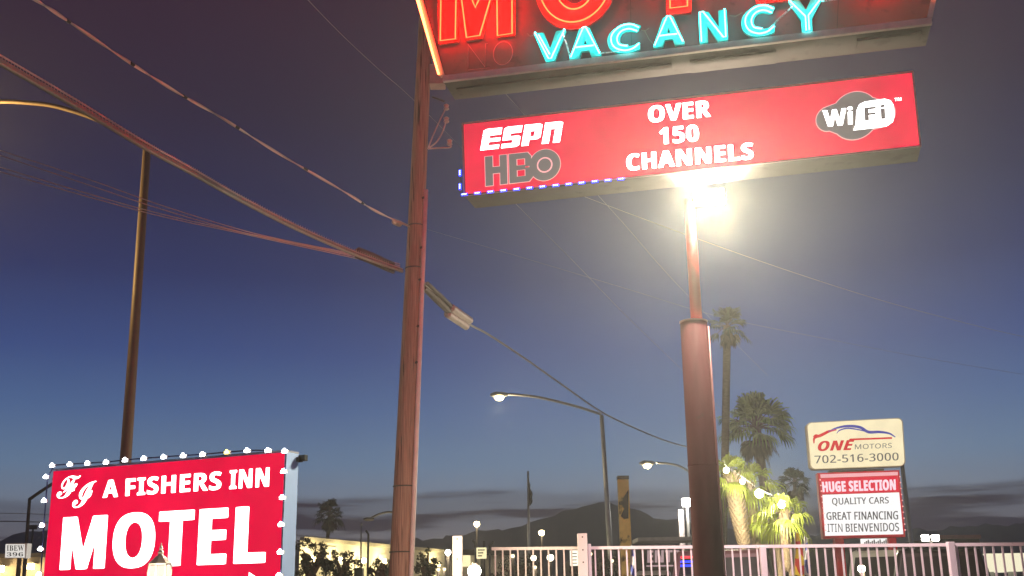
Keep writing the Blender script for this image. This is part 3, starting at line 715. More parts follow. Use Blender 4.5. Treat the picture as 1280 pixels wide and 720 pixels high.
for k in (.2, .8):
    p = dn(tlp).lerp(dn(trp), k) - PM.n * DM / 2; m = MB(); m.box((p.x - .04, p.y - .04, 0), (p.x + .04, p.y + .04, zb - .003)); m.build('leg', galv, root_m)
# LED string
Zb = lambda x, y: (x / 3.2, 540 + y / 3.2)
root_l = T('led_string', 'string of white LED modules around the edge of the red MOTEL sign', 'light string', tlp)
tops = [Zb(*p) for p in [(222, 137), (293, 132), (363, 128), (437, 124), (513, 115), (588, 109), (667, 103), (745, 98), (822, 93), (920, 84), (1000, 78), (1083, 77)]]
lft = [Zb(*p) for p in [(197, 182), (190, 277), (182, 375), (176, 470), (170, 570), (164, 668)]]
rgt = [Zb(*p) for p in [(1150, 80), (1146, 160), (1141, 265), (1136, 372), (1133, 482), (1129, 575), (1124, 680)]]
m = MB()
m.tube([PM.p(x, y - 1, .018) for x, y in tops], .006, 6); m.tube([PM.p(x, y, .018) for x, y in [tops[0]] + lft], .006, 6); m.tube([PM.p(x, y, .018) for x, y in rgt], .006, 6)
m.build('led_cord', pbr('blue_cord', (0.05, 0.06, 0.16), 0.5), root_l)
led0 = None
for i, (x, y) in enumerate(tops + lft + rgt):
    c = PM.p(x, y, .03)
    if led0 is None:
        a = MB(); a.obox(c, (PM.ex, V((0, 0, 1)), PM.n), (.028, .013, .006)); led0 = a.build('led_housing', pbr('white_plastic', (.8, .8, .85), .4), root_l, origin=c)
        b = MB(); b.obox(c + PM.n * .011, (PM.ex, V((0, 0, 1)), PM.n), (.020, .009, .005)); b.obox(c + PM.n * .011 + V((0, 0, .014)), (PM.ex, V((0, 0, 1)), PM.n), (.007, .008, .005)); lens0 = b.build('led_lens', g_led_white, led0, bevel=.002)
        lens_y = lens0.data.copy(); lens_y.materials.clear(); lens_y.materials.append(g_led_yellow)
    else:
        o = dup_part(led0, root_l, c)
        k = lens0.copy(); COL.objects.link(k); k.parent = o; k.location = (0, 0, 0)
        if i == 9: k.data = lens_y; k['label'] = 'yellow led lens'
# carriage lantern on a post in front of the sign
YT = 7.3; lp = at(200, 706, YT)
root_t = T('post_lantern', 'glass carriage lantern with pointed cap in front of the red MOTEL sign', 'lantern', (lp.x, lp.y, 0))
k = mpp(YT)
lm = pbr('lantern_metal', (0.30, 0.26, 0.24), 0.45, 0.5)
m = MB(); m.lathe(lp, [(0, 14.6 * k), (1.5 * k, 15 * k), (4 * k, 12.5 * k), (8 * k, 8 * k), (10.5 * k, 6 * k), (11 * k, 4 * k), (14 * k, 3 * k), (15 * k, 4.2 * k), (18 * k, 2.0 * k), (20 * k, 2.6 * k), (23 * k, 1.2 * k), (27.5 * k, .2 * k)], 8); m.build('cap', lm, root_t)
m = MB(); m.lathe(lp, [(-34 * k, 8 * k), (-22 * k, 12.5 * k), (-10 * k, 14.2 * k), (-1 * k, 13 * k)], 8); m.build('glass_shade', glow('lantern_glass', (1.0, 0.88, 0.68), 1.25), root_t)
m = MB()
for i in range(8):
    a = 2 * pi * i / 8; m.tube([lp + V((cos(a) * r * k, sin(a) * r * k, h * k)) for h, r in [(-34, 8.6), (-22, 13.2), (-10, 14.9), (0, 13.9)]], .0055, 5)
m.build('shade_rib', lm, root_t)
m = MB(); m.lathe((lp.x, lp.y, 0), [(0, .09), (.05, .09), (.07, .045), (lp.z - 36 * k, .04), (lp.z - 34.3 * k, .06)], 12); m.build('post', lm, root_t)
light(root_t, lp + V((0, -.16, -.1)), 14, (1, .85, .6), .06)

# ================================================================== FENCE
root_fe = None
def fpt(x, ytop, Y): return at(x, ytop, Y)
fA = at(615, 686, 15.2); fB = at(1296, 680, 13.2)
root_fe = T('picket_fence', 'white metal picket fence glowing pink, across the lower right', 'fence', V((fA.x, fA.y, 0)))
def rail(mb, a, b, h, w):
    d = (b - a); d.normalize(); s = d.cross(V((0, 0, 1))).normalized(); u = s.cross(d); mb.obox((a + b) / 2, (d, s, u), ((b - a).length / 2, w / 2, h / 2))
m = MB(); rail(m, fA, fB, .038, .038); m.build('top_rail', whitepaint, root_fe)
dz = V((0, 0, -1.55)); m = MB(); rail(m, fA + dz, fB + dz, .038, .038); m.build('bottom_rail', whitepaint, root_fe)
pk0 = None; x = 619.0
pxs = []
while x < 1292:
    pxs.append(x); x += 9.4 + 2.2 * (x - 615) / 670
for x in pxs:
    if 719 < x < 739 or abs(x - 953) < 5 or abs(x - 1187) < 6: continue
    t = (x - 615) / (1296 - 615)
    d = ray(x, 690); d.z = 0; d0 = fB - fA
    # intersection of the picket's ray with the fence line, seen from above
    den = d.x * d0.y - d.y * d0.x; tt = (fA.x * d.y - fA.y * d.x) / (d0.x * d.y - d0.y * d.x) * -1
    p = fA + d0 * (-tt if -tt <= 1 and -tt >= 0 else tt)
    if pk0 is None:
        a = MB(); q = V((p.x, p.y, p.z)); a.box((q.x - .0095, q.y - .0095, q.z - 1.62), (q.x + .0095, q.y + .0095, q.z - .02)); pk0 = a.build('picket', whitepaint, root_fe, origin=q)
    else: dup_part(pk0, root_fe, p)
def fpost(x0, x1, ytop, Y, nm='fence_post', par=None, holes=False):
    a = at(x0, ytop, Y); b = at(x1, ytop, Y); w = b.x - a.x
    mm = MB(); mm.box((a.x, Y - .05, 0), (b.x, Y - .05 + w, a.z)); o = mm.build(nm, whitepaint, par, bevel=.006)
    if holes:
        h = MB(); 
        for py in holes: h.lathe(V(((a.x + b.x) / 2, Y - .047, at((x0 + x1) / 2, py, Y).z)), [(0, .010), (.006, .010)], 10, ax=V((0, -1, 0)))
        h.build('bolt_hole', darksteel, o)
    return o
fpost(949, 956.5, 683, 14.1, par=root_fe); fpost(1183, 1191.5, 677.5, 13.45, par=root_fe); fpost(734.5, 738.5, 680, 14.8, par=root_fe)
tag(fpost(565.6, 577.8, 670, 14.6, 'gate_post', None, (674, 699)), 'bright white gate post standing alone left of the picket fence', 'post', 'gate posts')
tag(fpost(721.6, 733.6, 667, 14.7, 'gate_post', None, (671.5, 687.5, 703)), 'pink lit gate post rising above the picket fence rail', 'post', 'gate posts')

# ================================================================== STREET LAMPS AND LOT LAMPS
def cobra(label, base_px, top_px, Y, arm, head_px, rb, mat, lamp_m=None, power=0, color=(1, .8, .45), group='cobra head street lamps', ra=.04, hs=1.0):
    top = at(*top_px, Y); b = at(*base_px, Y); d = (top - b) / (top.z - b.z); base = b - d * b.z
    o = T('street_lamp', label, 'street lamp', base, group)
    mm = MB(); mm.tube([base, base.lerp(top, .5), top], [rb, rb * .8, rb * .62], 12); mm.build('pole', mat, o, smooth=True)
    mm = MB(); mm.tube(cr_path([at(x, y, Y + dy) for x, y, dy in arm], 6), ra, 8); mm.build('arm', mat, o, smooth=True)
    h = at(*head_px, Y + arm[-1][2]); s = hs
    dr = (at(arm[-1][0], arm[-1][1], Y + arm[-1][2]) - at(arm[-2][0], arm[-2][1], Y + arm[-2][2])); dr.z = 0; dr.normalize()
    mm = MB(); mm.tube([h - dr * .35 * s, h - dr * .2 * s, h + dr * .15 * s, h + dr * .36 * s], [.05 * s, .11 * s, .13 * s, .05 * s], 10); mm.build('lamp_head', mat, o, smooth=True)
    if lamp_m:
        mm = MB(); mm.lathe(h - V((0, 0, .07 * s)), [(-.17 * s, .02), (-.14 * s, .12 * s), (-.05 * s, .19 * s), (0, .18 * s)], 12); mm.build('lens', lamp_m, o, smooth=True)
        light(o, h - V((0, 0, .6)), power, color, .15)
    return o
cobra('large brown street lamp at the left with its arm curving out of frame', (157, 575), (184, 182), 19, [(185, 184, 0), (160, 170, 0), (120, 149, 0), (70, 133, 0), (30, 128, 0), (0, 127, 0), (-40, 130, 0)], (-70, 133), .115, brownsteel, g_lamp, 900, (1, .72, .25), ra=.045, hs=1.3)
cobra('lit street lamp with a long thin arm right of the wooden pole', (763, 690), (752, 519), 45, [(752, 518, 0), (720, 508, 0), (675, 497, 0), (645, 493.5, 0), (632, 493, 0)], (624, 493.5), .13, galv, g_lamp, 260, ra=.055)
cobra('lit street lamp whose pole is hidden behind the maroon column', (870, 700), (866, 593), 62, [(866, 593, 0), (850, 583, 0), (835, 579.5, 0), (820, 578.5, 0)], (809, 579), .13, galv, g_lamp, 260, ra=.06, hs=1.2)
cobra('dark street lamp with angled arm beside the IBEW board', (30, 720), (37, 623), 40, [(37, 624, 0), (50, 615, 0), (62, 607, 0), (74, 600, 0)], (78, 599), .085, darksteel, ra=.06)
cobra('small dark street lamp reaching left from behind the wooden pole', (500, 720), (500, 642), 75, [(500, 642, 0), (486, 640, 0), (473, 643, 0), (463, 648, 0)], (461, 649), .09, darksteel, ra=.07)
def post_lamp(label, px, py, Y, r_px, power, name='lot_lamp', mat=None, color=(1, .85, .55), cat='lamp', group='small lamps on posts'):
    c = at(px, py, Y); o = T(name, label, cat, (c.x, c.y, 0), group); r = r_px * mpp(Y)
    mm = MB(); mm.lathe((c.x, c.y, 0), [(0, .07), (c.z - r, .05)], 8); mm.build('post', darksteel, o)
    mm = MB(); mm.sphere(c, r, 16, 10); mm.build('globe', mat or g_lamp, o, smooth=True)
    mm = MB(); mm.lathe(c + V((0, 0, r * .8)), [(0, r * .7), (r * .35, r * .55), (r * .5, r * .1)], 12); mm.build('cap', darksteel, o)
    if power: light(o, c + V((0, -r - .12, 0)), power, color, .08)
    return o
post_lamp('amber lamp on a dark post above the far buildings, left of the flagpole', 596, 655, 60, 3.6, 90)
post_lamp('amber lamp just right of the flagpole', 677, 666, 70, 3.6, 90)
post_lamp('big round white globe lamp at the bottom, beside the lone gate post', 593, 714, 14.0, 8.2, 130, mat=g_lampw, name='globe_lamp')
post_lamp('white lamp against the cream wall, just left of the lone gate post', 560, 690.5, 34, 3.6, 60, mat=g_lampw)
post_lamp('added lamp standing in for a bright reflection low behind the fence beside the red sign leg', 1077, 711, 20.0, 4.5, 50, mat=g_lampw)  # post lamp put in for a bright reflection
for px, py, r, Y, lab in [(641, 695, 2.4, 40, 'small lamp behind the fence, directly left of the tall flagpole foot'), (667, 697.5, 3.6, 42, 'round lamp behind the fence, right of the flagpole foot'),
                          (669, 709, 2.0, 30, 'tiny low lamp under the round lamp behind the fence'), (688, 697, 4.4, 44, 'largest round lamp between flagpole and pink gate post'),
                          (738, 692.5, 2.4, 45, 'small lamp just right of the pink gate post'), (765, 701, 2.2, 38, 'small lamp at the foot of the pale street lamp pole'),
                          (548, 712, 2.2, 33, 'left lamp of the low pair by the wooden pole'), (555.5, 711.5, 2.0, 33, 'right lamp of the low pair by the wooden pole')]:
    post_lamp(lab, px, py, Y, r, 8, mat=glow('soft_warm_lamp', (1.0, .86, .50), 2.6) if r < 3 else glow('pale_warm_lamp', (1.0, .90, .66), 5))
# floodlight mast right of the pylon
c = at(858.5, 628, 50); o = T('flood_mast', 'white floodlight mast just left of the maroon column', 'floodlight mast', (c.x, c.y, 0))
m = MB(); m.lathe((c.x, c.y, 0), [(0, .09), (c.z - .1, .06)], 8); m.build('mast', galv, o)
m = MB(); m.obox(c, (V((1, 0, 0)), V((0, 1, 0)), V((0, 0, 1))), (.20, .08, .17)); m.build('lens', g_flood, o, bevel=.03)
light(o, c + V((0, -.5, -.3)), 220, (1, .95, .8), .1)
a = at(851, 637, 50.6); m = MB(); m.box((a.x - .12, a.y, 0), (a.x + .12, a.y + .2, a.z))
tag(m.build('square_post', whitepaint, bevel=.01), 'pale square post lit by the floodlight mast beside it', 'post')
# double flood to the right
for i, px in enumerate((1156.5, 1169)):
    c = at(px, 672.5, 42)
    if i == 0:
        o = T('twin_floodlight', 'twin white floodlights low in the distance right of the dealer sign', 'floodlight', (at(1163, 672, 42).x, 42, 0))
        z = at(1163, 676, 42).z; m = MB(); m.lathe(ORIG[o.name], [(0, .08), (z, .06)], 8); m.obox(V((ORIG[o.name].x, 42, z)), (V((1, 0, 0)), V((0, 1, 0)), V((0, 0, 1))), (.3, .04, .03)); m.build('mast', darksteel, o)
    m = MB(); m.obox(c, (V((1, 0, 0)), V((0, 1, 0)), V((0, 0, 1))), (.12, .07, .10)); m.build('flood_head', g_flood, o, bevel=.02)
light(o, at(1163, 676, 41), 90, (1, .95, .85), .1)
# plain thin poles
def thin_pole(label, p0, p1, Y, r, mat, name='thin_pole', group=None):
    top = at(*p0, Y); b = at(*p1, Y); d = (top - b) / (top.z - b.z); base = b - d * b.z
    mm = MB(); mm.tube([base, top], [r, r * .7], 10); mm.lathe(top, [(0, r * 1.3), (.1, r * 1.2), (.14, .01)], 10)
    return tag(mm.build(name, mat, origin=base, smooth=True), label, 'pole', group)
thin_pole('thin grey pole directly behind the dealer sign edge', (1127, 575), (1139, 677), 36, .09, galv)
thin_pole('thin dark pole in front of the cream warehouse', (451.5, 657), (451, 712), 55, .05, galv)
def dark_light(px, y0, y1, dx, Y, lab):
    a = at(px, y0, Y); m = MB(); m.tube([V((a.x, a.y, 0)), a, at(px + dx, y0 - 5, Y)], .05, 8)
    tag(m.build('unlit_lamp', darksteel), lab, 'lamp', 'unlit lamp posts')
dark_light(460.5, 668, 712, -3, 52, 'unlit lamp post in front of the cream warehouse')
dark_light(594.5, 680, 712, -4, 50, 'unlit lamp post left of the lit yellow box')
dark_light(605, 681, 712, 0, 51, 'unlit lamp post in front of the lit yellow box')
dark_light(612, 682, 712, 5, 50, 'unlit lamp post right of the lit yellow box')

# flagpole
top = at(660, 589, 58); b = at(661.3, 695, 58); d = (top - b) / (top.z - b.z); base = b - d * b.z
o = T('flagpole', 'tall thin flagpole with a limp dark flag', 'flagpole', base)
m = MB(); m.tube([base, top], [.10, .05], 10); m.build('pole', galv, o, smooth=True)
m = MB(); vs = []
for i in range(15):
    v = i / 14; y = 597 + 36 * v
    wdt = (0.5 + 5.6 * min(v / .6, 1) if v < .62 else 6.1 - 9.5 * (v - .62)) + .9 * sin(v * 17)
    for j in range(6):
        u = j / 5; q = at(660.3 + wdt * u + .4 * sin(9 * v), y + 5 * u * (1 - v), 58); q.y += .12 * sin(u * 9 + v * 3); vs.append(q)
m.add(vs, [(i * 6 + j, i * 6 + j + 1, i * 6 + j + 7, i * 6 + j + 6) for i in range(14) for j in range(5)]); m.build('flag', pbr('dark_flag', (0.06, 0.05, 0.06), 0.9, var=0.5), o, smooth=True)
# weathered pylon
a = at(772.3, 594.6, 30); b = at(785.6, 594.6, 30)
o = T('weathered_pylon', 'weathered yellow square pylon with peeling dark patch behind the fence', 'pylon', ((a.x + b.x) / 2 + .08, 30.1, 0))
w = b.x - a.x; lean = at(779, 720, 30).x - at(779, 594.6, 30).x - (at(779, 720, 30).x - at(779, 594.6, 30).x)
zk = at(779, 599, 30).z
m = MB(); m.box((a.x, 30, 0), (b.x, 30 + w, zk)); m.build('shaft', pylon_m, o)
m = MB(); m.box((a.x - .01, 29.99, zk + .002), (b.x + .01, 30.01 + w, a.z)); m.build('cap', darksteel, o)
m = MB(); zq = at(779, 648, 30).z
outl = [(779, 622), (785.6, 612), (785.6, 648), (780, 649), (776, 645), (780, 636), (777, 630)]
m.add([V((at(x, y, 29.995).x, 29.995, at(x, y, 29.995).z)) for x, y in outl], [tuple(range(len(outl)))]); m.build('peeled_patch', pbr('dark_backing', (0.05, 0.035, 0.04), 0.9), o)

# ================================================================== BUILDINGS BEHIND
def shell(name, label, cat, pts, mat, z0=0):   # prism from ground outline with per-corner heights
    n = len(pts); c = V((sum(p.x for p in pts) / n, sum(p.y for p in pts) / n, 0)); o = T(name, label, cat, c)
    mm = MB(); vs = [V((p.x, p.y, z0)) for p in pts] + [p.copy() for p in pts]
    mm.add(vs, [tuple(range(n, 2 * n))] + [(i, (i + 1) % n, n + (i + 1) % n, n + i) for i in range(n)]); mm.build('wall', mat, o)
    return o
zr = at(390, 674, 66).z
a = at(375, 674, 66); b = atz(556, 690, a.z + 0.02)
P_w = Plane(V((a.x, a.y, 0)), V((b.x, b.y, 0)))
bk = V((0, 28, 0))
o = shell('warehouse', 'long cream warehouse lit by its wall lamps, behind the wooden pole', 'warehouse', [a, b, b + bk, a + bk], stucco)
m = MB(); rail(m, a + P_w.n * .15 + V((0, 0, .03)), b + P_w.n * .15 + V((0, 0, .03)), .22, .3); m.build('roof_edge', pbr('roof_edge_paint', (.55, .48, .32), .7), o)
for x0, x1, y0, y1 in [(473, 482, 693, 720), (424, 433, 700, 720)]:
    m = MB(); put_poly(m, P_w, [(x0, y1), (x1, y1), (x1, y0), (x0, y0)], .05); m.build('door', pbr('pale_door', (.66, .62, .5), .6), o)
wl0 = None
for px, py in [(382, 699), (416, 700), (446, 701), (472.5, 702), (540, 706)]:
    c = P_w.p(px, py, .5)
    lt = T('wall_lamp', 'round wall lamp on the cream warehouse %s' % {382: 'behind the left tree', 416: 'beside the small palm trunk', 446: 'in front of its middle', 472.5: 'beside the wooden pole', 540: 'right of the wooden pole'}[px], 'wall lamp', c, 'wall lamps on the warehouse')
    m = MB(); m.sphere(c, .16, 12, 8); m.build('globe', g_lamp, lt, smooth=True)
    m = MB(); m.tube([c - P_w.n * .48, c - P_w.n * .1], .04, 6); m.build('bracket', darksteel, lt)
    light(lt, c + P_w.n * .5, 220, (1, .86, .50), .1)
a = at(556, 692, 52); b = at(640, 692, 52)
o = shell('low_building', 'low cream building behind the lone gate post', 'building', [a, b, b + bk, a + bk], stucco)
m = MB(); rail(m, a + V((0, -.1, .05)), b + V((0, -.1, .05)), .25, .3); m.build('roof_edge', darkwall, o)
m = MB(); q0 = at(578, 692.5, 51.9); q1 = at(588, 708, 51.9); m.box((q0.x, 51.85, q1.z), (q1.x, 51.95, q0.z)); m.build('lit_window', g_yellowbox, o)
q0 = at(595.5, 684.5, 46); q1 = at(608, 698, 46); o = T('lit_box', 'small lit yellow box sign above the globe lamp', 'sign', ((q0.x + q1.x) / 2, 46, 0))
m = MB(); m.box((q0.x, 46, q1.z), (q1.x, 46.3, q0.z)); m.build('lit_cabinet', g_yellowbox, o); m = MB(); m.box((q0.x + .15, 46.1, 0), (q0.x + .27, 46.2, q1.z - .005)); m.build('leg', darksteel, o)
m = MB()
for i in range(3):
    p = at(602, 687.5 + 3.6 * i, 45.99); m.box((p.x - .15, 45.985, p.z - .025), (p.x + .12 - .05 * i, 45.995, p.z + .025))
m.build('faded_marks', pbr('faded_marks', (.4, .35, .2), .6), o)
q0 = at(712.5, 688, 40); q1 = at(722.5, 707, 40); o = T('menu_board', 'lit board with rows of lines beside the pink gate post', 'sign', ((q0.x + q1.x) / 2, 40, 0))
m = MB(); m.box((q0.x, 40, q1.z), (q1.x, 40.2, q0.z)); m.build('lit_panel', glow('lit_board', (1, .96, .80), 1.3), o)
m = MB()
for i in range(4):
    z = q0.z + (q1.z - q0.z) * (.18 + .21 * i); m.box((q0.x + .03, 39.985, z - .03), (q1.x - .03, 39.995, z))
m.build('board_rows', pbr('board_rows', (.35, .33, .2), .6), o)
m = MB(); m.box(((q0.x + q1.x) / 2 - .04, 40.05, 0), ((q0.x + q1.x) / 2 + .04, 40.15, q1.z - .004)); m.build('leg', darksteel, o)
# shop with the entrance lettering
a = at(735, 683, 48); b = at(892, 683, 48)
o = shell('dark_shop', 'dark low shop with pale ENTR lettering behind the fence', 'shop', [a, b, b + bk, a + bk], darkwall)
p0, p1 = at(795, 676, 47), at(892, 676, 47); m = MB(); m.box((p0.x, 46.2, p0.z - .06), (p1.x, 48.5, p0.z + .09)); m.build('canopy', pbr('canopy_paint', (.45, .42, .42), .5), o)
PE = Plane(V((a.x, 47.95, 0)), V((b.x, 47.95, 0)))
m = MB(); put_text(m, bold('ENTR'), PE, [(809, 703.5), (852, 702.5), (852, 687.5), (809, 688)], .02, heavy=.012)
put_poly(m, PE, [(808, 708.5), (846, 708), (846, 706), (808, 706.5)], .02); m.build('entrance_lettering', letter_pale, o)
# small far shopfronts to the left
a = at(-60, 697, 48); b = at(62, 695, 48)
o = shell('beige_building', 'beige building at the left edge under the IBEW board', 'building', [a, b, b + bk, a + bk], pbr('beige_stucco', (.40, .33, .25), .9, var=.12, scale=1))
m = MB(); rail(m, a + V((0, -.1, .04)), b + V((0, -.1, .04)), .16, .3); m.build('roof_edge', darkwall, o)
for px, py, lab in [(1, 711, 'wall lamp at the left edge of the beige building'), (38.5, 708, 'wall lamp under the IBEW board on the beige building')]:
    c = at(px, py, 47.6); lt = T('wall_lamp', lab, 'wall lamp', c, 'wall lamps on the beige building')
    m = MB(); m.obox(c, (V((1, 0, 0)), V((0, 1, 0)), V((0, 0, 1))), (.12, .1, .12)); m.build('lens', g_lamp, lt, bevel=.03); m = MB(); m.obox(c + V((0, .2, .14)), (V((1, 0, 0)), V((0, 1, 0)), V((0, 0, 1))), (.14, .2, .02)); m.build('hood', darksteel, lt)
    light(lt, c + V((0, -.35, -.2)), 45, (1, .75, .4), .1)
# red roofed building and pale lit fascia, right
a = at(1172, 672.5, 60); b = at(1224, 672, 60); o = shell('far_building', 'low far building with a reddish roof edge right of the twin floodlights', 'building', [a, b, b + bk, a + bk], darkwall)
m = MB(); rail(m, a + V((0, -.1, .04)), b + V((0, -.1, .04)), .2, .3); m.build('roof_edge', pbr('rust_paint', (.42, .2, .17), .7), o)
q0 = at(1232, 692, 36); q1 = at(1300, 713, 36); o = T('lit_canopy', 'bright pale yellow canopy fascia behind the fence at the right edge', 'canopy', ((q0.x + q1.x) / 2, 37, 0))
m = MB(); m.box((q0.x, 36, q1.z), (q1.x, 39, q0.z)); m.build('fascia', glow('lit_fascia', (1, .93, .66), .95), o)
for x in (q0.x + .5, q1.x - .4): m = MB(); m.box((x - .1, 37, 0), (x + .1, 37.2, q1.z - .004)); m.build('leg', galv, o)
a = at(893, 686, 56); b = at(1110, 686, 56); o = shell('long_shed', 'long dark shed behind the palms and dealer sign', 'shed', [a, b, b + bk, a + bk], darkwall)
m = MB(); rail(m, a + V((0, -.1, .04)), b + V((0, -.1, .04)), .14, .3); m.build('roof_edge', darksteel, o)
# IBEW board
q = [(5.8, 697.5), (30.8, 698), (31.8, 679.6), (7.3, 679.6)]
P0 = at(5.8, 698, 30); P1 = atz(30.8, 697.6, P0.z); PI_ = Plane(P0, P1)
o = T('union_board', 'small white board reading IBEW 396 at the left edge', 'sign', V(((P0.x + P1.x) / 2, P0.y, 0)))
zt_ = PI_.p(7, 679.6).z
m = MB(); m.prism([P0, P1, V((P1.x, P1.y, zt_)), V((P0.x, P0.y, zt_))], -PI_.n * .16); m.build('cabinet', whitepaint, o)
m = MB(); put_poly(m, PI_, [(6.3, 697), (30.9, 697), (31.2, 680.2), (7, 680.2)], .004); m.build('lit_face', glow('lit_white_board', (.95, .90, .84), .8), o)
m = MB(); put_text(m, serif('IBEW'), PI_, [(8.6, 688.6), (30, 688.6), (30, 681.8), (8.6, 681.8)], .008); put_text(m, serif('396'), PI_, [(8.6, 695.4), (29, 695.4), (29, 690.4), (8.6, 690.4)], .008); m.build('lettering', letter_black, o)
m = MB(); pp = PI_.p(22.6, 700); m.tube([V((pp.x, pp.y + .08, 0)), V((pp.x, pp.y + .08, P0.z - .003))], .06, 8); m.build('leg', darksteel, o)
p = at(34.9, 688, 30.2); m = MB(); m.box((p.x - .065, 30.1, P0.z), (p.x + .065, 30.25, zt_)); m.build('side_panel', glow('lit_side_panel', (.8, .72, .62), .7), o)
p = at(41.5, 659, 60); o = T('far_board', 'small unlit dark board above the IBEW board', 'sign', (p.x, 60, 0))
m = MB(); m.obox(p, (V((1, 0, 0)), V((0, 1, 0)), V((0, 0, 1))), (.2, .06, .11)); m.build('panel', darksteel, o); m = MB(); m.box((p.x - .04, 59.97, 0), (p.x + .04, 60.03, p.z - .112)); m.build('leg', darksteel, o)
# dark utility cabinet below the warehouse
q0 = at(442.5, 710, 28); q1 = at(452.5, 740, 28); m = MB(); m.box((q0.x, 28, 0), (q1.x, 28.3, q0.z)); tag(m.build('utility_cabinet', pbr('green_black', (.02, .025, .02), .6), bevel=.01), 'dark utility cabinet at the bottom left of the wooden pole', 'cabinet')

# ================================================================== DEALER SIGN
YD = 27.0
b0 = at(1029, 673.5, YD); b1 = atz(1131, 671.3, b0.z); PD = Plane(b0, b1)
root_d = T('dealer_sign', 'cream car dealer sign with phone number over a white letter board on red legs', 'sign', V(((b0.x + b1.x) / 2, b0.y, 0)))
def D(x, y): return (980 + x / 3.273, 500 + y / 3.273)
tq = [D(108, 285), D(498, 270), D(485, 72), D(91, 92)]
def rrect(quad, r=.06, asp=.5, n=6):
    pts = []
    for cx_, cy_, a0 in [(1 - r * asp, r, -90), (1 - r * asp, 1 - r, 0), (r * asp, 1 - r, 90), (r * asp, r, 180)]:
        for i in range(n + 1):
            a = radians(a0 + 90 * i / n); pts.append((cx_ + r * asp * cos(a), cy_ + r * sin(a)))
    return pts
Q = [PD.p(*c) for c in tq]
m = MB(); m.prism([bil(Q, u, v) for u, v in rrect(tq, .1)], -PD.n * .3); m.build('top_cabinet', pbr('cream_metal', (.6, .5, .38), .5), root_d)
m = MB(); put_uv(m, PD, tq, [(.01 + .98 * u, .015 + .97 * v) for u, v in rrect(tq, .1)], .004); m.build('top_face', g_cream, root_d)
def stroke(mb, pts, w, off=.01, pl=PD):
    P = cr_path([pl.p(*D(*p), off) for p in pts], 6); n = len(P); vs = []
    for i, p in enumerate(P):
        t = (P[min(i + 1, n - 1)] - P[max(i - 1, 0)]).normalized(); s = t.cross(pl.n); k = w * (.35 + .65 * sin(pi * min(1, max(0, i / (n - 1)))))
        vs += [p + s * k / 2, p - s * k / 2]
    mb.add(vs, [(2 * i, 2 * i + 1, 2 * i + 3, 2 * i + 2) for i in range(n - 1)])
m = MB(); stroke(m, [(122, 178), (125, 155), (150, 145), (185, 128), (215, 122)], .07); stroke(m, [(120, 152), (132, 148), (146, 150)], .09)
m.build('swoosh', v_red, root_d); m = MB(); put_text(m, obl('ONE'), PD, [D(137, 210), D(283, 205), D(288, 163), D(140, 168)], .008, heavy=.012)
put_poly(m, PD, [D(262, 166), D(442, 159), D(441, 152), D(270, 158)], .008); m.build('red_lettering', v_red, root_d)
m = MB(); stroke(m, [(180, 130), (215, 115), (260, 107), (310, 112), (345, 131), (390, 131), (430, 137), (455, 152)], .07); stroke(m, [(215, 137), (228, 124), (262, 116), (315, 124), (345, 134)], .035, .012); m.build('car_outline', v_blue, root_d)
m = MB(); put_text(m, sans('MOTORS'), PD, [D(290, 202), D(441, 196), D(441, 176), D(290, 182)], .008); m.build('name_lettering', v_dark, root_d); m = MB()
put_text(m, sans('702-516-3000'), PD, [D(126, 260), D(469, 247), D(468, 215), D(124, 228)], .008, heavy=.002); m.build('phone_lettering', v_dark, root_d)
m = MB(); put_poly(m, PD, [D(185, 288), D(410, 280), D(410, 300), D(185, 304)], -.02, -PD.n * .2); m.build('spacer', darksteel, root_d)
lq = [D(160, 568), D(497, 560), D(471, 287), D(136, 299)]
Q = [PD.p(*c) for c in lq]
m = MB(); m.prism(Q, -PD.n * .28); m.build('board_cabinet', redpaint, root_d)
m = MB(); put_poly(m, PD, [D(150, 319), D(466, 308), D(465, 294), D(148, 304)], .004); m.build('pink_strip', g_pink, root_d)
m = MB(); put_poly(m, PD, [D(156, 384), D(470, 374), D(466, 312), D(151, 323)], .004); m.build('header_panel', g_boardred, root_d)
m = MB(); put_poly(m, PD, [D(168, 556), D(488, 549), D(471, 378), D(157, 388)], .004); m.build('letter_board', g_board, root_d)
m = MB(); put_text(m, bold('HUGE SELECTION'), PD, [D(158, 378), D(458, 369), D(456, 324), D(154, 334)], .009, heavy=.006, heavyv=.03); m.build('header_lettering', glow('lit_header_letters', (1, .72, .82), 1.0), root_d)
for s, q in [('QUALITY CARS', [D(197, 435), D(429, 429), D(428, 396), D(195, 401)]), ('GREAT FINANCING', [D(174, 491), D(467, 489), D(466, 454), D(172, 459)]), ('BIENVENIDOS', [D(253, 540), D(471, 537), D(469, 502), D(251, 506)]), ('ITIN', [D(178, 540), D(240, 540), D(238, 506), D(177, 507)])]:
    m = MB(); put_text(m, sans(s), PD, q, .009, heavy=.0035, heavyv=.012); m.build('board_lettering', v_dark, root_d)
for x0, x1 in [(1043.5, 1055), (1111.5, 1121)]:
    c0 = PD.p(x0, 674, -.06); c1 = PD.p(x1, 674, -.06); w = (c1 - c0).length; m = MB(); cc = (c0 + c1) / 2 - PD.n * w / 2; m.box((cc.x - w / 2, cc.y - w / 2, 0), (cc.x + w / 2, cc.y + w / 2, b0.z - .003)); m.build('leg', redpaint, root_d, bevel=.01)
for i in range(10):
    p = PD.p(1025 + i * .75, 600 + i * 7, .03); m = MB(); m.sphere(p, .018, 6, 4); m.build('edge_bulb', MATS.get('pink_bulbs') or glow('pink_bulbs', (1, .5, .5), 1.2), root_d)
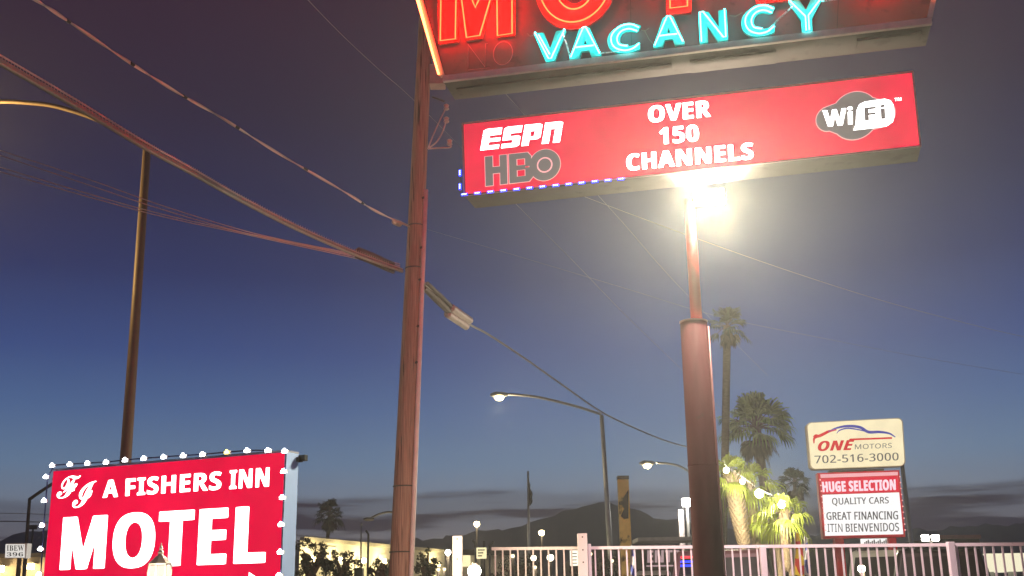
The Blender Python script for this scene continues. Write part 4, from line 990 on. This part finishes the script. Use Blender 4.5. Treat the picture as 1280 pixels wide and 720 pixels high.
for i in range(10):
    p = PD.p(1124.5 + i * .75, 596 + i * 7.4, .03); m = MB(); m.sphere(p, .018, 6, 4); m.build('edge_bulb', MATS['pink_bulbs'], root_d)
# small lit strip sign under the board
q0 = at(1077, 673.5, 30); q1 = at(1112, 682, 30); o = T('strip_sign', 'small bright white strip sign below the dealer letter board', 'sign', ((q0.x + q1.x) / 2, 30, 0))
m = MB(); m.box((q0.x, 30, q1.z), (q1.x, 30.12, q0.z)); m.build('lit_panel', glow('lit_strip', (1, .97, .95), 1.1), o)
m = MB(); m.box(((q0.x + q1.x) / 2 - .05, 30.03, 0), ((q0.x + q1.x) / 2 + .05, 30.1, q1.z - .003)); m.build('leg', darksteel, o)
m = MB()
for i in range(12):
    x = q0.x + .05 + (q1.x - q0.x - .1) * i / 12; m.box((x, 29.985, q1.z + .03), (x + .035, 29.994, q1.z + .10 + .03 * (i % 3)))
m.build('faint_marks', pbr('faint_marks', (.5, .4, .4), .6), o)

# ================================================================== PALMS, TREES
def fan_palm(label, base, crown, R, trunk_r, leaf, name='palm_tree', trunk_m=bark, booted=False, nfr=34, skirt=True, seed=1, lean=None, group='fan palms', low=-.55, big=False):
    rnd = random.Random(seed)
    base = V(base); crown = V(crown); o = T(name, label, 'palm', base, group)
    mid = base.lerp(crown, .5) + V((rnd.uniform(-.08, .08), 0, 0))
    path = cr_path([base, mid, crown], 8); n = len(path)
    m = MB(); m.tube(path, [trunk_r * (.5 + .5 * min(1, max(0, (i / n - .5) / .3)) if booted else 1.25 - .35 * min(1, i / n * 3)) for i in range(n)], 14); tr = m.build('trunk', trunk_m, o, smooth=True)
    if booted:
        b = MB()
        H = (crown - base).length; z0 = base.lerp(crown, .42)
        for i in range(260):
            t = .60 + .40 * i / 260; p = base.lerp(crown, t); a = i * 2.4; rr = trunk_r * (.5 + .5 * min(1, max(0, (t - .5) / .3)))
            d = V((cos(a), sin(a), 0)); s = V((-sin(a), cos(a), 0)); q = p + d * rr
            wq = trunk_r * .30; b.add([q - s * wq, q + s * wq, q + s * wq * .5 + d * trunk_r * .5 + V((0, 0, .10)), q - s * wq * .5 + d * trunk_r * .5 + V((0, 0, .10)), q + V((0, 0, -.06)) - d * .03, q + d * trunk_r * .3 + V((0, 0, .03))], [(0, 1, 2, 3), (0, 4, 1), (0, 3, 5), (1, 5, 2)])
        b.build('leaf_boots', boots, o)
    m = MB(); pm = MB(); dk = MB()
    def frond(az, el, L1, L2, mb, droop, spread=1.2, nl=15):
        d = V((cos(az) * cos(el), sin(az) * cos(el), sin(el)))
        side = V((-sin(az), cos(az), 0)); up = side.cross(d) * -1
        if up.z < 0: up = -up
        c = crown + d * L1 - V((0, 0, droop * L1 * .15))
        pm.tube([crown, crown + d * L1 * .55, c], [R * .016, R * .012, R * .008], 4)
        roll = rnd.uniform(-.5, .5)
        side = (side * cos(roll) + up * sin(roll)); up2 = d.cross(side)
        for i in range(nl):
            a = spread * (2 * i / (nl - 1) - 1); l = L2 * (1 - .25 * abs(a) / spread) * rnd.uniform(.85, 1.1)
            v = (d * cos(a) + side * sin(a)).normalized(); w = R * (.034 if big else .030); s2 = v.cross(up2).normalized() * w
            p1 = c + v * l * .5 + up2 * .06 * l * rnd.uniform(-1, 1) - V((0, 0, .05 * droop * l)); p2 = c + v * l * .8 - V((0, 0, .22 * droop * l)); p3 = c + v * l * .95 - V((0, 0, (.5 + .2 * rnd.random()) * droop * l))
            mb.add([c, p1 + s2, p1 - s2, p2 + s2 * .7, p2 - s2 * .7, p3], [(0, 1, 2), (1, 3, 4, 2), (3, 5, 4)])
    for i in range(nfr):
        t = (i + .5) / nfr; el = low + (1.45 - low) * t ** .85 + rnd.uniform(-.15, .15); az = i * 2.39996 + rnd.uniform(-.3, .3)
        frond(az, el, R * rnd.uniform(.30, .52), R * (rnd.uniform(.62, .80) if big else rnd.uniform(.45, .6)), m, (1.5 if big else 1.0) - .5 * t, 1.35 if big else 1.2, 17 if big else 15)
    m.build('crown', leaf, o); pm.build('leaf_stalks', bark, o)
    if skirt:
        for i in range(22):
            az = i * 2.39996; el = -1.05 + rnd.uniform(-.3, .2)
            frond(az, el, R * rnd.uniform(.25, .5), R * rnd.uniform(.3, .45), dk, .6, .9, 11)
        dk.build('dead_skirt', leaf_dead, o)
    return o
def palm_px(label, b_px, c_px, Y, R_px, w_px, leaf, **k):
    c = at(*c_px, Y); b = at(*b_px, Y); d = (b - c) / (c.z - b.z); base = c + d * c.z
    return fan_palm(label, base, c, R_px * mpp(Y), w_px / 2 * mpp(Y), leaf, **k)
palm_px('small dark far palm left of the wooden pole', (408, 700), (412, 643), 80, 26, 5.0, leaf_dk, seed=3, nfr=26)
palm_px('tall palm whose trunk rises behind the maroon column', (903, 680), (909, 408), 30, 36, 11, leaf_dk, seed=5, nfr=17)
palm_px('big dim palm rising above the lit short palms', (968, 680), (945, 534), 35, 58, 13, leafmat('half_lit_palm_leaf', (.20, .25, .075)), seed=8, nfr=40, low=-.35)  # light on this palm put into a brighter green leaf colour
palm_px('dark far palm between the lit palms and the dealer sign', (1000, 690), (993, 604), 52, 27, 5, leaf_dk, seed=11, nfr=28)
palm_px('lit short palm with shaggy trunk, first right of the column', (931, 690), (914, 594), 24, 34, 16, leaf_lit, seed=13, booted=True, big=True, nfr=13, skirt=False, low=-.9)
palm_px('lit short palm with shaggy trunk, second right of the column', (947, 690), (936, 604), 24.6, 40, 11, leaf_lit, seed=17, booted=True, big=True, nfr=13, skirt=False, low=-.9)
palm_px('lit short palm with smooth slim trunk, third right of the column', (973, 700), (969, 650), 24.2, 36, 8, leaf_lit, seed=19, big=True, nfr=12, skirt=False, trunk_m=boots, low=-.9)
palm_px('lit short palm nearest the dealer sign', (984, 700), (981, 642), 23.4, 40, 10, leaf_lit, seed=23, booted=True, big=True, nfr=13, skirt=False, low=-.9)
# string of bulbs through the palms
bp = [at(905, 580, 22.6), at(908, 588, 22.6), at(928, 602, 22.7), at(949, 617, 22.6), at(977, 631, 22.2), at(1000, 640, 22.4)]
o = T('festoon_lights', 'string of four bright bulbs hung through the lit palms', 'light string', bp[2])
m = MB(); m.tube(cr_path([p + V((0, 0, .10)) for p in bp], 5), .004, 5); m.build('festoon_cord', black, o)
for i, p in enumerate(bp[1:5]):
    m = MB(); m.sphere(p, [.055, .05, .085, .065][i], 12, 8); bb = m.build('bulb', glow('festoon_bulb', (1, .97, .86), 40), o, origin=p, smooth=True)
    m = MB(); m.lathe(p + V((0, 0, .05)), [(0, .03), (.05, .02)], 8); m.build('socket', black, bb)
    light(o, p + V((0, -.14, -.02)), 260, (1, .92, .62), .06)
def leafy(label, px, py, Y, wpx, hpx, name='leafy_tree', n=1500, leaf=leaf_bush, seed=1, group=None, cat='tree'):
    rnd = random.Random(seed); k = mpp(Y); c = at(px, py, Y); o = T(name, label, cat, (c.x, c.y, 0), group)
    W, H = wpx * k / 2, hpx * k / 2
    m = MB(); tp_ = []
    for i in range(9):
        a = rnd.uniform(0, 2 * pi); q = c + V((cos(a) * W * rnd.uniform(.3, .85), sin(a) * W * .6, rnd.uniform(-.3, .85) * H)); tp_.append(q)
        m.tube([V((c.x, c.y, 0)) if i == 0 else V((c.x, c.y, max(.2, c.z - H * 1.3))), c.lerp(q, .2) - V((0, 0, H * .5)), c.lerp(q, .6), q], [.09, .07, .04, .015], 6)
    m.build('trunk', bark, o)
    m = MB(); cl = []
    for i in range(34):
        a = rnd.uniform(0, 2 * pi); r = sqrt(rnd.random()); cl.append((c + V((cos(a) * r * W, sin(a) * r * W * .8, rnd.uniform(-1, 1) * H * sqrt(max(.1, 1 - r * r)))), rnd.uniform(.14, .32) * W))
    for i in range(n):
        q, r = rnd.choice(cl); d = V((rnd.gauss(0, 1), rnd.gauss(0, 1), rnd.gauss(0, .8))); p = q + d.normalized() * r * rnd.random() ** .5
        u = V((rnd.gauss(0, 1), rnd.gauss(0, 1), rnd.gauss(0, 1))).normalized(); w = u.orthogonal().normalized(); l = k * rnd.uniform(3.0, 6.0)
        m.add([p - u * l * .5, p + w * l * .24, p + u * l * .5, p - w * l * .24], [(0, 1, 2, 3)])
    m.build('crown', leaf, o)
    return o
leafy('loose dark tree beside the right edge of the red MOTEL sign', 388, 702, 30, 52, 58, seed=2, n=1300)
leafy('loose dark tree right of the small far palm', 428, 708, 31, 44, 42, seed=4, n=900)
leafy('dark bush at the left foot of the wooden pole', 478, 716, 26, 40, 32, 'leafy_bush', seed=6, n=1000, cat='bush')
leafy('dark bush at the right foot of the wooden pole', 533, 708, 30, 32, 42, 'leafy_bush', seed=7, n=700, cat='bush')
leafy('dark bush low behind the left fence end', 650, 716, 46, 70, 34, 'leafy_bush', seed=9, n=1300, cat='bush')
leafy('dark bush low behind the fence left of the pylon', 745, 712, 42, 60, 30, 'leafy_bush', seed=10, n=1100, cat='bush')

# feather banners
def feather(label, px, y0, y1, Y, w_px, cols):
    a = at(px, y0, Y); b = at(px - 1, y1, Y); o = T('feather_banner', label, 'banner', (b.x, Y, 0), 'feather banners')
    m = MB(); m.tube([V((b.x, Y, 0)), V((b.x, Y, b.z)), V((a.x, Y, a.z))], .015, 6); m.build('pole', galv, o)
    m = MB(); k = mpp(Y); vs = []
    for i in range(13):
        v = i / 12; w = w_px * k * (0.35 + .65 * min(1, v * 2.2)); p = a.lerp(b, v)
        for j in range(4): vs.append(p + V((w * j / 3, .05 * sin(5 * v + 2 * j) - .02, -.05 * j / 3)))
    m.add(vs, [(i * 4 + j, i * 4 + j + 1, i * 4 + j + 5, i * 4 + j + 4) for i in range(12) for j in range(3)])
    mt, N, L = _nodes('banner_print'); bs = N['Principled BSDF']; wv = N.new('ShaderNodeTexWave'); wv.inputs['Scale'].default_value = 1.6; wv.inputs['Distortion'].default_value = 3; wv.bands_direction = 'DIAGONAL'
    tc = N.new('ShaderNodeTexCoord'); L(tc.outputs['Object'], wv.inputs['Vector']); rp = N.new('ShaderNodeValToRGB'); rp.color_ramp.interpolation = 'CONSTANT'
    rp.color_ramp.elements[0].color = (*cols[0], 1); rp.color_ramp.elements[1].color = (*cols[1], 1); rp.color_ramp.elements[1].position = .5
    L(wv.outputs['Fac'], rp.inputs[0]); L(rp.outputs[0], bs.inputs['Base Color']); bs.inputs['Roughness'].default_value = .8
    m.build('cloth', mt, o, smooth=True)
feather('yellow and red feather banner behind the fence beside the lit palms', 994, 664, 718, 21, 11, ((.75, .55, .03), (.55, .03, .03)))
feather('white and blue feather banner beside the yellow one', 1006, 670, 718, 22, 7, ((.5, .5, .6), (.06, .08, .4)))
feather('white and blue feather banner right of the yellow pylon', 789, 681, 718, 24, 5, ((.7, .7, .8), (.1, .12, .5)))

# ================================================================== VEHICLES
def car_paint(name, col): return pbr(name, col, .35, .0, var=.05, bump=0, spec=.25)
def suv(label, xl_px, xr_px, ytop, Y, paint, name='parked_suv', length=4.7, cat='suv'):
    a = at(xl_px, ytop + 28, Y); b = at(xr_px, ytop + 28, Y); H = at((xl_px + xr_px) / 2, ytop, Y).z; W = (b.x - a.x); cx_ = (a.x + b.x) / 2
    o = T(name, label, cat, (cx_, Y, 0)); o.rotation_euler.z = -math.atan2(cx_, Y) * 1.0; hw = W / 2; belt = H * .58; roofw = hw * .76
    def ringz(y, zs): return [(cx_ + s * x, y, z) for s, lst in ((-1, zs), (1, zs[::-1])) for x, z in lst]
    prof_l = [(hw * .94, .32), (hw, .55), (hw, belt * .9), (hw * .97, belt)]
    m = MB(); secs = [(Y + .0, .93), (Y + .12, 1), (Y + length - .3, 1), (Y + length, .88)]; vs = []
    for y, s in secs: vs += ringz(y, [(x * s, z if z < belt * .95 else z * (.99 if s < 1 else 1)) for x, z in prof_l])
    n = 8; fs = [(i * n + j, i * n + (j + 1) % n, (i + 1) * n + (j + 1) % n, (i + 1) * n + j) for i in range(3) for j in range(n)] + [tuple(range(n - 1, -1, -1)), tuple(range(3 * n, 4 * n))]
    m.add(vs, fs); m.build('body', paint, o, bevel=.03)
    m = MB(); z1 = belt + .003; vs = []
    for y, s in [(Y + .10, 1), (Y + .34, 0)]: pass
    yb0, yb1, yt0, yt1 = Y + .08, Y + length * .72, Y + .30, Y + length * .52
    lo = [(-hw * .95, yb0), (hw * .95, yb0), (hw * .95, yb1), (-hw * .95, yb1)]; hi = [(-roofw, yt0), (roofw, yt0), (roofw, yt1), (-roofw, yt1)]
    vs = [V((cx_ + x, y, z1)) for x, y in lo] + [V((cx_ + x, y, H)) for x, y in hi]
    m.add(vs, [(0, 1, 5, 4), (1, 2, 6, 5), (2, 3, 7, 6), (3, 0, 4, 7), (4, 5, 6, 7), (3, 2, 1, 0)]); m.build('cabin', paint, o, bevel=.07)
    def pane(i, j, k, l, nm, s0=.06, s1=.94, t0=.12, t1=.84):
        q = [vs[i], vs[j], vs[k], vs[l]]; nr = (q[1] - q[0]).cross(q[3] - q[0]).normalized(); mm = MB()
        mm.prism([bil(q, u, v) + nr * .012 for u, v in ((s0, t0), (s1, t0), (s1 * .98, t1), (s0 * 1.3, t1))], -nr * .008); return mm.build(nm, glass_dark, o)
    rw = pane(0, 1, 5, 4, 'rear_window'); pane(2, 3, 7, 6, 'windshield'); pane(1, 2, 6, 5, 'side_window'); pane(3, 0, 4, 7, 'side_window')
    for sx in (-1, 1):
        m = MB(); m.obox(V((cx_ + sx * hw * .86, Y - .005, belt * .82)), (V((1, 0, 0)), V((0, 1, 0)), V((0, 0, 1))), (hw * .08, .03, .14)); m.build('tail_light', pbr('tail_lens', (.35, .01, .01), .2), o)
        for y in (Y + .85, Y + length - .9):
            m = MB(); m.lathe(V((cx_ + sx * (hw - .2), y, .34)), [(0, .30), (.03, .34), (.18, .34), (.21, .30)], 20, ax=V((sx, 0, 0))); w_ = m.build('wheel', rubber, o)
            m = MB(); m.lathe(V((cx_ + sx * (hw + .012), y, .34)), [(0, .2), (.01, .19)], 14, ax=V((sx, 0, 0))); m.build('rim', galv, w_)
    m = MB(); m.obox(V((cx_, Y - .06, .48)), (V((1, 0, 0)), V((0, 1, 0)), V((0, 0, 1))), (hw * .95, .06, .10)); m.build('bumper', black, o, bevel=.02)
    m = MB()
    for sx in (-1, 1): m.tube([V((cx_ + sx * roofw * .85, yt0 + .1, H + .035)), V((cx_ + sx * roofw * .85, yt1 - .1, H + .035))], .018, 6)
    m.build('roof_rail', black, o)
    return o, rw
o, rw = suv('dark SUV parked behind the fence, half hidden by the maroon column', 829, 972, 686, 18.0, car_paint('maroon_car_paint', (.22, .10, .11)))
for y0, y1, mt, nm in [(695, 697.5, glow('red_glow_bar', (1, .03, .05), 2), 'red_glow_bar'), (701, 703, g_led_blue, 'blue_glow_bar'), (706, 708, g_led_blue, 'blue_glow_bar')]:  # sign reflections in the rear window, put in as glowing bars
    m = MB(); q0 = at(851, y0, 18.02); q1 = at(866, y1, 18.02); m.box((q0.x, 18.0, q1.z), (q1.x, 18.03, q0.z)); m.build(nm, mt, o)
suv('black SUV parked behind the fence, right of the dealer sign', 1109, 1242, 684, 17.0, car_paint('black_car_paint', (.012, .012, .014)))
suv('silver SUV partly hidden behind the black one', 1056, 1150, 687, 24.0, car_paint('silver_car_paint', (.32, .32, .30)))
suv('pale car low behind the fence beneath the ENTR lettering', 790, 846, 713, 32.0, car_paint('white_car_paint', (.6, .6, .6)), 'parked_car', cat='car')
